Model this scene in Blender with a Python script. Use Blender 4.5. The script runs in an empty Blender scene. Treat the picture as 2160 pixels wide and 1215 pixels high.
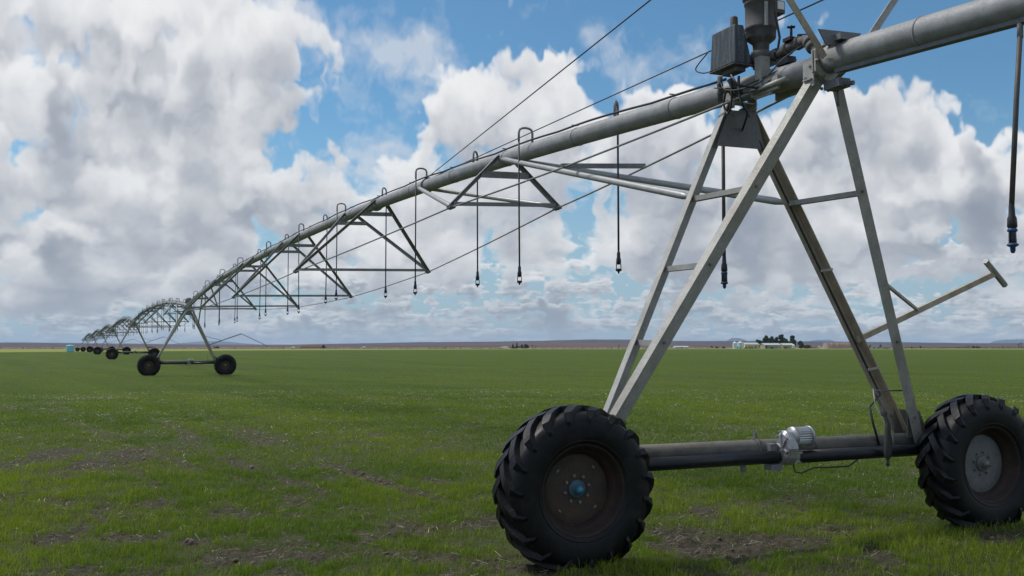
import bpy, math, random
import numpy as np
from mathutils import Vector, Matrix, Euler
random.seed(7); rng = np.random.default_rng(11)
C = bpy.context.scene.collection
SC = bpy.context.scene
R = math.radians

# ------------------------------------------------------------------ camera
F = 2107.2                      # focal length in pixels of the 2160-wide photograph
PITCH, CAMH = 0.05851, 1.708
cam = bpy.data.cameras.new('camera'); cam.sensor_width = 36.0; cam.lens = F * 36 / 2160
cam.clip_start = 0.05; cam.clip_end = 120000
camo = bpy.data.objects.new('camera', cam); C.objects.link(camo)
camo.location = (0, 0, CAMH); camo.rotation_euler = (math.pi / 2 + PITCH, 0, 0)
SC.camera = camo

# ------------------------------------------------------------------ exposure, sun
SC.view_settings.view_transform = 'Standard'; SC.view_settings.look = 'None'
SC.view_settings.exposure = 0.0; SC.view_settings.gamma = 1.0
SUN_DIR = Vector((-0.62, 0.30, 0.95)).normalized()        # towards the sun: high, from the left and a little ahead
sun = bpy.data.lights.new('sun', 'SUN'); sun.energy = 2.7; sun.angle = R(10); sun.color = (1.0, 0.955, 0.89)
suno = bpy.data.objects.new('sun', sun); C.objects.link(suno)
suno.rotation_euler = SUN_DIR.to_track_quat('Z', 'Y').to_euler(); suno.location = (-20, 10, 40)
SC.cycles.max_bounces = 4; SC.cycles.diffuse_bounces = 3; SC.cycles.adaptive_threshold = .02; SC.cycles.volume_bounces = 1
SC.cycles.use_denoising = True

# ------------------------------------------------------------------ node helper
class N:
    def __init__(s, tree): s.t = tree; s.k = 0
    def new(s, typ, **kw):
        n = s.t.nodes.new(typ)
        for a, b in kw.items(): setattr(n, a, b)
        return n
    def put(s, sock, v):
        if isinstance(v, bpy.types.NodeSocket): s.t.links.new(v, sock)
        elif v is not None:
            try: sock.default_value = v
            except Exception:
                sock.default_value = tuple(v) + (1.0,) if hasattr(v, '__len__') and len(v) == 3 else v
    def m(s, op, a, b=None, c=None, clamp=False):
        n = s.new('ShaderNodeMath', operation=op, use_clamp=clamp)
        s.put(n.inputs[0], a); s.put(n.inputs[1], b) if b is not None else None
        if c is not None: s.put(n.inputs[2], c)
        return n.outputs[0]
    def v(s, op, a, b=None, c=None):
        n = s.new('ShaderNodeVectorMath', operation=op)
        s.put(n.inputs[0], a)
        if op == 'SCALE': s.put(n.inputs[3], b)
        elif b is not None: s.put(n.inputs[1], b)
        if c is not None: s.put(n.inputs[2], c)
        return n.outputs['Value'] if op in ('DOT_PRODUCT', 'LENGTH') else n.outputs[0]
    def xyz(s, x, y, z):
        n = s.new('ShaderNodeCombineXYZ'); s.put(n.inputs[0], x); s.put(n.inputs[1], y); s.put(n.inputs[2], z); return n.outputs[0]
    def sep(s, v):
        n = s.new('ShaderNodeSeparateXYZ'); s.put(n.inputs[0], v); return n.outputs
    def noise(s, vec, scale, detail=4, rough=.5, dist=0, lac=2.0):
        n = s.new('ShaderNodeTexNoise'); s.put(n.inputs['Vector'], vec); n.inputs['Scale'].default_value = scale
        n.inputs['Detail'].default_value = detail; n.inputs['Roughness'].default_value = rough
        n.inputs['Distortion'].default_value = dist; n.inputs['Lacunarity'].default_value = lac
        return n.outputs['Fac']
    def voro(s, vec, scale, detail=0, rough=.5, smooth=True, lac=2.0):
        n = s.new('ShaderNodeTexVoronoi'); n.feature = 'SMOOTH_F1' if smooth else 'F1'
        s.put(n.inputs['Vector'], vec); n.inputs['Scale'].default_value = scale
        n.inputs['Detail'].default_value = detail; n.inputs['Roughness'].default_value = rough; n.inputs['Lacunarity'].default_value = lac
        if smooth: n.inputs['Smoothness'].default_value = .35
        return n.outputs['Distance']
    def mp(s, v, a, b, c=0., d=1., smooth=False):
        n = s.new('ShaderNodeMapRange'); n.interpolation_type = 'SMOOTHSTEP' if smooth else 'LINEAR'
        s.put(n.inputs[0], v)
        for i, q in enumerate((a, b, c, d)): s.put(n.inputs[i + 1], q)
        return n.outputs[0]
    def mix(s, f, a, b, mode='MIX'):
        n = s.new('ShaderNodeMix', data_type='RGBA', blend_type=mode)
        s.put(n.inputs[0], f)
        for sk, q in ((n.inputs[6], a), (n.inputs[7], b)):
            if isinstance(q, bpy.types.NodeSocket): s.t.links.new(q, sk)
            else: sk.default_value = (q[0], q[1], q[2], 1)
        return n.outputs[2]
    def ramp(s, f, stops):
        n = s.new('ShaderNodeValToRGB'); s.put(n.inputs[0], f)
        e = n.color_ramp.elements
        while len(e) < len(stops): e.new(.5)
        for q, (p, c) in zip(e, stops): q.position = p; q.color = (c[0], c[1], c[2], 1) if hasattr(c, '__len__') else (c, c, c, 1)
        return n.outputs[0]

# ------------------------------------------------------------------ world: Nishita sky with a cloud field laid out by compass direction and elevation
world = bpy.data.worlds.new('World'); SC.world = world; world.use_nodes = True
world.cycles.sampling_method = 'MANUAL'; world.cycles.sample_map_resolution = 512
wt = world.node_tree; wt.nodes.clear(); n = N(wt)
sky = n.new('ShaderNodeTexSky', sky_type='NISHITA'); sky.sun_disc = False
sky.sun_elevation = math.asin(SUN_DIR.z); sky.sun_rotation = math.atan2(SUN_DIR.x, SUN_DIR.y)
sky.altitude = 300; sky.air_density = 1.0; sky.dust_density = 0.6; sky.ozone_density = 2.0

def dirpx(px, py):
    x = (px - 1080) / F; y = (607.5 - py) / F
    d = Vector((x, math.cos(PITCH) - math.sin(PITCH) * y, math.sin(PITCH) + math.cos(PITCH) * y)).normalized()
    return math.atan2(d.x, d.y), math.asin(d.z)

SKYT = (.62, .95, 1.06)
BLOBS = [(1245, 480, 70, 100, .55), (40, 300, 90, 70, .45), (180, 70, 160, 80, .4), (340, 75, 60, 50, .4), (440, 480, 70, 50, .45), (1250, 400, 100, 80, .55), (150, 130, 240, 160, .35), (260, 300, 260, 130, .30), (100, 500, 200, 90, .2), (1900, 330, 300, 90, .35), (1650, 560, 240, 60, .25), (420, 600, 240, 50, .25),  # direction of the cloud (as seen at px, py), angular half sizes (px), amount
    # the big bank on the left
    (120, 60, 330, 130, .62), (300, 110, 190, 120, .45), (510, 150, 85, 95, .85), (430, 215, 190, 70, .55), (130, 260, 260, 120, .5), (60, 430, 220, 110, .5),
    (350, 330, 200, 80, .38), (480, 260, 120, 40, .35), (560, 300, 140, 22, .30), (620, 400, 115, 62, .85), (300, 460, 220, 90, .45), (420, 560, 200, 80, .4), (120, 600, 260, 80, .4), (20, 240, 80, 80, .1),
    # thin stretch right of the bank
    (560, 30, 130, 40, .36), (720, 90, 190, 34, .42), (850, 115, 120, 42, .36), (700, 165, 110, 28, .30), (770, 245, 60, 30, .2),
    # the cumulus in the middle
    (1010, 190, 105, 68, 1.0), (930, 235, 80, 50, .8), (1160, 215, 90, 58, .85), (1060, 275, 170, 40, .6), (830, 160, 60, 50, -.3), (1280, 300, 40, 60, -.25), (790, 430, 60, 60, -.1),
    (1340, 110, 110, 30, .27), (1290, 70, 60, 30, .2), (1400, 190, 120, 26, .28), (1640, 95, 60, 60, .3), (1450, 110, 60, 30, .2),
    # veil and broken bank under it
    (860, 335, 150, 50, .40), (930, 430, 200, 80, .45), (1080, 380, 200, 60, .3), (1350, 255, 90, 52, .75), (1480, 300, 170, 70, .75), (1300, 360, 180, 60, .6), (1320, 480, 260, 90, .6),
    (760, 520, 200, 70, .3), (950, 560, 220, 70, .35),
    # the cumulus bank on the right
    (1800, 245, 75, 80, 1.0), (1880, 215, 80, 62, .85), (1960, 265, 90, 52, .7), (1690, 330, 130, 60, .9), (2100, 320, 130, 48, .75), (1900, 400, 300, 110, .8), (2080, 480, 240, 90, .6), (1650, 470, 260, 100, .6),
    # blue gaps
    (700, 270, 90, 55, -.6), (330, 60, 60, 22, -.35), (1080, 90, 150, 30, -.4), (1290, 200, 40, 60, -.4), (770, 290, 60, 35, -.3), (1000, 60, 170, 55, -.55), (1180, 40, 190, 60, -.5), (1250, 180, 50, 50, -.2), (1980, 110, 230, 70, -.9), (2090, 210, 90, 45, -.8), (1640, 235, 55, 38, -.7), (1700, 175, 70, 50, -.5), (1420, 60, 120, 40, -.3),
    (645, 480, 60, 40, -.25), (800, 205, 50, 30, -.35), (870, 30, 120, 40, -.35), (1000, 330, 60, 22, -.2), (560, 500, 60, 50, -.3), (420, 60, 40, 30, -.45), (340, 40, 40, 25, -.2), (60, 160, 60, 60, .3),
]
# A lit cloud volume, computed on a grid of compass direction, elevation and depth, and integrated along the view.
AZ0, AZ1, EL1, E0, EP = -math.pi / 6, math.pi / 6, .46, .055, .25
def f_el(e): return ((e + E0) ** EP - E0 ** EP) / ((EL1 + E0) ** EP - E0 ** EP)
def inv_f(v): return (v * ((EL1 + E0) ** EP - E0 ** EP) + E0 ** EP) ** (1 / EP) - E0
def up(a, n, ax):
    """smooth interpolation of a random lattice to n samples along one axis"""
    m = a.shape[ax]; t = (np.arange(n) + .5) / n * (m - 1); i = np.minimum(t.astype(int), m - 2); f = (t - i).astype(np.float32); f = f * f * (3 - 2 * f)
    sh = [1] * a.ndim; sh[ax] = n; f = f.reshape(sh); return np.take(a, i, ax) * (1 - f) + np.take(a, i + 1, ax) * f
def lattice(g, shape, cells):
    a = g.random([max(2, int(round(c)) + 1) for c in cells], dtype=np.float32)
    for ax in sorted(range(len(shape)), key=lambda k: shape[k] / a.shape[k]): a = up(a, shape[ax], ax)
    return a
def fb(g, shape, cells, octv, gain, billow=False):
    t = np.zeros(shape, np.float32); s = 0; a = 1.
    for k in range(octv):
        c = [min(q * 2 ** k, shape[i] / 1.6) for i, q in enumerate(cells)]; l = lattice(g, shape, c)
        t += a * (np.abs(2 * l - 1) * 1.6 - .1 if billow else l); s += a; a *= gain
    return t / s
def cloud_volume(NY, NX, NZ, mask, seed, cells, kz=1.0, thr=.5, amp=(1.25, 1.0), dens=9., octv=7, shear=.28, sunk=.75):
    """density on a (rows from the top, columns, depth) grid, lit from the upper left front, then integrated along the view"""
    g = np.random.default_rng(seed); sh = (NY, NX, NZ)
    n1 = fb(g, sh, cells, octv, .55); n2_ = fb(g, sh, [c * 1.7 for c in cells], octv - 1, .52, True)
    z = np.abs((np.arange(NZ, dtype=np.float32) + .5) / NZ * 2 - 1)[None, None, :]
    d = mask[:, :, None] - kz * z ** 2 + amp[0] * 2 * (n1 - .5) + amp[1] * (n2_ - .5) - thr
    del n1, n2_
    rho = np.clip(d * 2.2, 0, 1) ** 1.3 * dens / NZ
    # light: march rows from the top, sun from the upper left and a bit in front
    tau = np.zeros_like(rho); acc = np.zeros((NX, NZ), np.float32); amb = np.zeros((NX, NZ), np.float32); ta = np.zeros_like(rho)
    px = NX / 1240.
    for r_ in range(NY):
        sft = np.empty_like(acc); k = 1
        sft[k:, :] = acc[:-k, :]; sft[:k, :] = acc[:1, :]
        acc = acc * (1 - shear) + sft * shear
        acc[:, 1:] = acc[:, 1:] * .45 + acc[:, :-1] * .55        # front is index 0: light also comes from the near side
        tau[r_] = acc; acc = acc * .975 + rho[r_]
        ta[r_] = amb; amb = amb * .985 + rho[r_]
    S = .62 * np.exp(-tau * sunk) + .38 * np.exp(-tau * sunk * .22); A = np.exp(-ta * .17)
    T = np.ones((NY, NX), np.float32); L = np.zeros((NY, NX), np.float32); Am = np.zeros((NY, NX), np.float32)
    for k in range(NZ):
        a = 1 - np.exp(-rho[:, :, k] * 4.2); L += T * a * S[:, :, k]; Am += T * a * A[:, :, k]; T *= 1 - a
    al = 1 - T; q = np.maximum(al, 1e-4); return al, L / q, Am / q
THIN = [(560, 25, 150, 50, .75), (640, 60, 160, 45, .7), (800, 110, 170, 50, .8), (700, 185, 150, 35, .55), (900, 130, 90, 40, .6), (780, 230, 60, 40, .4), (1290, 110, 120, 45, .5), (1400, 120, 140, 45, .65), (1260, 60, 60, 60, .35), (1400, 190, 120, 30, .5), (1640, 90, 60, 70, .4),
        (850, 330, 160, 50, .8), (640, 300, 120, 30, .6), (770, 300, 80, 40, .35), (480, 470, 120, 60, .5), (2080, 225, 90, 30, .35), (1480, 150, 70, 30, .5), (950, 420, 200, 90, .6), (760, 480, 160, 80, .6)]
def warp2(a, wx, wy):
    NY, NX = a.shape; Y, X = np.mgrid[0:NY, 0:NX]; u = np.clip(X + wx, 0, NX - 1.01); v = np.clip(Y + wy, 0, NY - 1.01); i = u.astype(int); j = v.astype(int); fx = u - i; fy = v - j
    return (a[j, i] * (1 - fx) + a[j, i + 1] * fx) * (1 - fy) + (a[j + 1, i] * (1 - fx) + a[j + 1, i + 1] * fx) * fy
def cloud_map(NY=560, NX=1400, NZ=26):
    az = AZ0 + (np.arange(NX) + .5) / NX * (AZ1 - AZ0); el = inv_f(1 - (np.arange(NY) + .5) / NY)
    A, E = np.meshgrid(az, el); g = np.random.default_rng(5); sh = (NY, NX)
    wa = (fb(g, sh, (9, 20), 4, .55) - .5) * .10; we = (fb(g, sh, (9, 20), 4, .55) - .5) * .06
    sc = np.clip((E + .02) / .16, .15, 1)
    def blobs(lst, k=.9):
        M = np.zeros_like(A)
        for (px, py, rx, ry, a) in lst:
            a0, e0 = dirpx(px, py); M += a * np.exp(-k * (((A + wa * sc - a0) * F / rx) ** 2 + ((E + we * sc - e0) * F / ry) ** 2))
        return M
    M = blobs(BLOBS); low = np.clip((.135 - E) / .07, 0, 1); low = low * low * (3 - 2 * low)
    away = np.clip((np.abs(A) - .50) / .03, 0, 1); upz = np.clip((E - .36) / .05, 0, 1)
    M = np.where(M > .35, .35 + .75 * np.tanh((M - .35) / .85), M); M = np.maximum(M, -.6) + .20 * low * np.clip((E - .02) / .03, 0, 1) + .25 * np.maximum(away, upz)
    al, L, Am = cloud_volume(NY, NX, NZ, M.astype(np.float32), 21, (6, 14, 3))
    w1, w2 = (fb(g, sh, (26, 70), 3, .6) - .5) * 26, (fb(g, sh, (26, 70), 3, .6) - .5) * 20
    def soft(a_, k, times=2):
        for _ in range(times):
            for ax in (0, 1): a_ = sum(np.roll(a_, j, ax) for j in range(-k, k + 1)) / (2 * k + 1)
        return a_
    L = .72 * L + .28 * soft(L * al, 4) / np.maximum(soft(al, 4), .02); Am = soft(Am * al, 5) / np.maximum(soft(al, 5), .02); al = .85 * al + .15 * soft(al, 2, 1)
    al, L, Am = [warp2(q, w1, w2) for q in (al, L, Am)]
    # far decks: smaller, flatter, seen through more air
    fz = np.clip((.125 - E) / .05, 0, 1) * (1 - .25 * np.clip((.01 - E) / .01, 0, 1)); M2 = ((.66 + .16 * np.clip((.05 - E) / .04, 0, 1)) * fz - .55 * (1 - fz)) + (fb(g, sh, (12, 5), 2, .5) - .5) * .7
    b, L2, A2 = cloud_volume(NY, NX, 14, M2.astype(np.float32), 33, (26, 46, 2), amp=(1.5, .8), dens=7., shear=.2, octv=6, sunk=1.4)
    b, L2, A2 = [warp2(q, w2 * .5, w1 * .3) for q in (b, L2, A2)]
    # veil
    th = blobs(THIN, 1.) + .25 * np.maximum(away, upz); st_ = fb(g, sh, (14, 26), 7, .6); st2 = fb(g, sh, (30, 40), 6, .62)
    V = np.clip((th * 1.15 + (st_ - .5) * 2.0 + (st2 - .5) * 1.6 - .42) * .9, 0, 1) ** 1.3 * .66
    V = warp2(V, w1 * .8, w2 * .8)
    C1 = np.array([.90, .90, .905]); C0 = np.array([.235, .27, .345]); air = np.array([.42, .50, .58])
    big = fb(g, sh, (5, 12), 3, .5) - .5
    def shade(L_, A_, g1, g2, off):
        x = L_ * g1 + (A_ - .62) * g2 + off + big * .75 + (st_ - .5) * .3; x = np.where(x < .3, .3 * np.exp((x - .3) / .3), x); x = np.where(x > .8, .8 + .2 * np.tanh((x - .8) / .2), x)
        return x[..., None] ** .85
    hz_ = np.exp(-np.maximum(E, 0) / .045)[..., None]
    def tone(l): 
        c = C0 + (C1 - C0) * l; return c
    cm = tone(shade(L, Am, .74, .80, .12)); cm = cm * (1 - hz_ * .35) + air * hz_ * .35
    cl2 = tone(shade(L2, A2, .85, .55, .02)); cl2 = cl2 * .95 * (1 - hz_ * .35) + air * 1.05 * hz_ * .35
    b = b * .92
    al = al[..., None]; b = b[..., None]; V = V[..., None]; cv = np.array([.70, .73, .78])
    # veil behind, then far decks, then the cumulus in front
    rgb = cv * V; a = V
    rgb = rgb * (1 - b) + cl2 * b; a = a * (1 - b) + b
    rgb = rgb * (1 - al) + cm * al; a = a * (1 - al) + al
    return rgb / np.maximum(a, 1e-3), a[..., 0]

crgb, calp = cloud_map()
cimg = bpy.data.images.new('cloud_sky', calp.shape[1], calp.shape[0], alpha=True, float_buffer=True); cimg.colorspace_settings.name = 'Non-Color'
cimg.alpha_mode = 'CHANNEL_PACKED'
cimg.pixels.foreach_set(np.concatenate([crgb, calp[..., None]], -1)[::-1].astype(np.float32).ravel()); cimg.update(); cimg.pack()
tc = n.new('ShaderNodeTexCoord'); D = n.v('NORMALIZE', tc.outputs['Generated']); dx, dy, dz = n.sep(D)
az = n.m('ARCTAN2', dx, dy); el = n.m('ARCSINE', dz); elp = n.m('MAXIMUM', el, .0)
fv = n.m('DIVIDE', n.m('SUBTRACT', n.m('POWER', n.m('ADD', elp, E0), EP), E0 ** EP), (EL1 + E0) ** EP - E0 ** EP)
it = n.new('ShaderNodeTexImage', image=cimg, interpolation='Cubic', extension='MIRROR')
n.put(it.inputs[0], n.xyz(n.m('DIVIDE', n.m('SUBTRACT', az, AZ0), AZ1 - AZ0), fv, 0))
K = 0.1                                               # background strength; cloud colours are given as seen, so divided by it
def seen(c): return n.v('SCALE', c, 1 / K)
clear = n.mix(n.mp(el, 0.0, .24, .80, .0, True), n.v('MULTIPLY', sky.outputs[0], SKYT), seen((.36, .48, .60)))
both = n.mix(n.m('MULTIPLY', it.outputs['Alpha'], .98), clear, seen(it.outputs['Color']))
ground_dim = n.mix(n.mp(el, -.02, .0), seen((.10, .11, .09)), both)
bg = n.new('ShaderNodeBackground'); n.put(bg.inputs[0], ground_dim); bg.inputs[1].default_value = K
wo = n.new('ShaderNodeOutputWorld'); wt.links.new(bg.outputs[0], wo.inputs[0])

# ------------------------------------------------------------------ materials
MATS = {}
def mat(name):
    m = bpy.data.materials.new(name); m.use_nodes = True; t = m.node_tree; t.nodes.clear()
    q = N(t); b = q.new('ShaderNodeBsdfPrincipled'); o = q.new('ShaderNodeOutputMaterial'); t.links.new(b.outputs[0], o.inputs[0])
    MATS[name] = m; return m, q, b
def bump(q, b, h, strength=.3, dist=.01):
    n_ = q.new('ShaderNodeBump'); n_.inputs['Strength'].default_value = strength; n_.inputs['Distance'].default_value = dist
    q.put(n_.inputs['Height'], h); q.put(b.inputs['Normal'], n_.outputs[0])
def pos(q): return q.new('ShaderNodeNewGeometry').outputs['Position']
def objc(q): return q.new('ShaderNodeTexCoord').outputs['Object']

def galv(name, c1, c2, stain=(.20, .15, .09), amount=.35, metal=.35, rough=.55, streak=(3, 3, 3)):
    m, q, b = mat(name); p = objc(q)
    a = q.noise(p, 7, 6, .6); f = q.noise(p, 90, 3, .6); s = q.noise(q.v('MULTIPLY', p, streak), 1.4, 6, .62, .6)
    col = q.mix(q.mp(a, .35, .65), c1, c2)
    col = q.mix(q.m('MULTIPLY', q.mp(f, .4, .75), .35), col, [x * .6 for x in c1])
    col = q.mix(q.m('MULTIPLY', q.mp(s, .5, .72), amount), col, stain)
    vo = q.new('ShaderNodeTexVoronoi'); q.put(vo.inputs['Vector'], p); vo.inputs['Scale'].default_value = 95; col = q.mix(.15, col, q.mix(q.mp(q.sep(vo.outputs['Color'])[0], 0, 1), [x * .55 for x in c2], [min(1, x * 1.35) for x in c1]))
    q.put(b.inputs['Base Color'], col); b.inputs['Metallic'].default_value = metal
    q.put(b.inputs['Roughness'], q.mp(f, .3, .7, rough - .1, rough + .15))
    bump(q, b, q.m('ADD', f, a), .15, .004)
    return m
galv('pipe_steel', (.34, .345, .355), (.235, .24, .25), (.16, .145, .125), .45, .15, .62, (1, .35, 3))
galv('strut_steel', (.30, .305, .31), (.21, .215, .225), (.18, .16, .13), .3, .15, .6)
galv('leg_steel', (.46, .45, .42), (.31, .31, .30), (.24, .19, .12), .5, .25, .6, (2, 2, .6))
galv('weathered_steel', (.52, .46, .36), (.36, .31, .235), (.22, .13, .06), .6, .15, .7, (4, 4, .5))
galv('beam_steel', (.18, .17, .15), (.10, .10, .09), (.10, .08, .06), .7, .15, .65, (.5, 2, 2))
galv('tube_steel', (.42, .42, .42), (.33, .335, .34), (.2, .18, .15), .2, .35, .45)
galv('pump_steel', (.125, .12, .12), (.075, .075, .08), (.24, .22, .20), .6, .1, .8)
galv('dark_plate', (.20, .205, .22), (.15, .155, .17), (.12, .11, .10), .3, .2, .6)
galv('bolt_steel', (.30, .29, .27), (.2, .2, .2), (.15, .1, .07), .4, .5, .5)
galv('cast_aluminium', (.44, .45, .47), (.30, .31, .33), (.22, .21, .2), .4, .6, .38)
galv('rim_rust', (.030, .018, .015), (.016, .012, .011), (.065, .030, .022), .6, .1, .7)
galv('disc_dull', (.075, .056, .044), (.050, .038, .032), (.13, .070, .045), .6, .1, .75)
galv('disc_pale', (.19, .20, .20), (.14, .15, .15), (.10, .09, .08), .4, .2, .6)
galv('hub_blue', (.07, .16, .22), (.05, .11, .16), (.06, .06, .06), .5, .1, .6)
galv('hub_cap', (.04, .34, .52), (.03, .24, .40), (.05, .1, .12), .3, .0, .5)
def plain(name, c, rough=.5, metal=0., var=.25, sc=12, bmp=.1, c2=None):
    m, q, b = mat(name); p = objc(q); a = q.noise(p, sc, 6, .6)
    q.put(b.inputs['Base Color'], q.mix(q.mp(a, .3, .7), [x * (1 - var) for x in c], c2 or [min(1, x * (1 + var)) for x in c]))
    b.inputs['Roughness'].default_value = rough; b.inputs['Metallic'].default_value = metal
    bump(q, b, a, bmp, .01); return m
plain('black_plastic', (.007, .010, .016), .42, 0, .3)
plain('cable_black', (.022, .024, .028), .5)
plain('hose_brown', (.085, .075, .068), .6)
plain('hose_dark', (.045, .043, .043), .6)
plain('sprinkler_black', (.02, .022, .028), .4)
plain('sprinkler_blue', (.02, .075, .20), .4)
plain('paint_white', (.72, .74, .76), .5, 0, .08)
plain('silo_metal', (.62, .66, .70), .4, .2, .12, .8)
plain('tank_blue', (.17, .42, .48), .5, 0, .12, 1.5)
plain('tank_pale', (.26, .62, .70), .5, 0, .06, .6)
plain('barn_yellow', (.62, .56, .33), .7, 0, .08, .3)
plain('barn_grey', (.30, .26, .22), .7, 0, .12, .4)
plain('roof_white', (.45, .48, .50), .5, 0, .06, .3)
plain('roof_cream', (.50, .52, .44), .5, 0, .06, .3)
plain('door_grey', (.33, .37, .42), .6)
plain('dark_opening', (.03, .03, .035), .8)
plain('rust_machine', (.14, .07, .05), .8, 0, .4, 2)
plain('wood_pole', (.10, .085, .07), .9)
plain('mound_earth', (.23, .17, .145), .95, 0, .2, .3)
plain('shed_dark', (.12, .125, .14), .8, 0, .2, .5)
plain('trunk_bark', (.07, .055, .045), .9, 0, .3, 4)
# black cover with pale runs down its faces
m, q, b = mat('cover_plastic'); p = objc(q)
s_ = q.noise(q.v('MULTIPLY', p, (14, 14, 1.2)), 2.2, 6, .6); f_ = q.noise(p, 60, 4, .6)
q.put(b.inputs['Base Color'], q.mix(q.mp(q.m('MULTIPLY', s_, q.m('ADD', f_, .5)), .42, .75), (.028, .038, .050), (.135, .15, .165)))
b.inputs['Roughness'].default_value = .55; bump(q, b, f_, .2, .004)
# rubber with dust caught on the tread
m, q, b = mat('tyre_rubber'); p = objc(q)
a_ = q.noise(p, 5, 7, .65); f_ = q.noise(p, 60, 4, .6)
q.put(b.inputs['Base Color'], q.mix(q.m('MULTIPLY', q.mp(a_, .5, .75), .5), (.0035, .0045, .007), (.040, .036, .033)))
q.put(b.inputs['Roughness'], q.mp(a_, .3, .7, .34, .6)); b.inputs['Specular IOR Level'].default_value = .30; bump(q, b, q.m('ADD', f_, a_), .25, .006)
# woven net
m, q, b = mat('net_mesh'); p = objc(q)
w_ = q.new('ShaderNodeTexChecker'); q.put(w_.inputs['Vector'], p); w_.inputs['Scale'].default_value = 120
q.put(b.inputs['Base Color'], q.mix(w_.outputs['Fac'], (.012, .012, .015), (.07, .07, .066))); b.inputs['Roughness'].default_value = .8
# ribbed motor shell
m, q, b = mat('ribbed_aluminium'); p = objc(q)
a_ = q.noise(p, 14, 5, .6)
q.put(b.inputs['Base Color'], q.mix(q.mp(a_, .3, .7), (.36, .39, .42), (.52, .54, .56))); b.inputs['Metallic'].default_value = .55; b.inputs['Roughness'].default_value = .38
def leaf(name, c1, c2):
    m, q, b = mat(name); p = pos(q); a = q.noise(p, .35, 4, .6); r = q.new('ShaderNodeNewGeometry').outputs['Random Per Island']
    q.put(b.inputs['Base Color'], q.mix(q.m('MULTIPLY_ADD', r, .5, q.m('MULTIPLY', a, .5)), c1, c2)); b.inputs['Roughness'].default_value = .8; return m
leaf('leaf_dark', (.022, .045, .028), (.055, .09, .05)); leaf('leaf_olive', (.06, .075, .04), (.11, .12, .07)); leaf('leaf_grey', (.05, .065, .055), (.09, .10, .085))
leaf('brush_brown', (.09, .05, .035), (.16, .10, .07))

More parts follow.
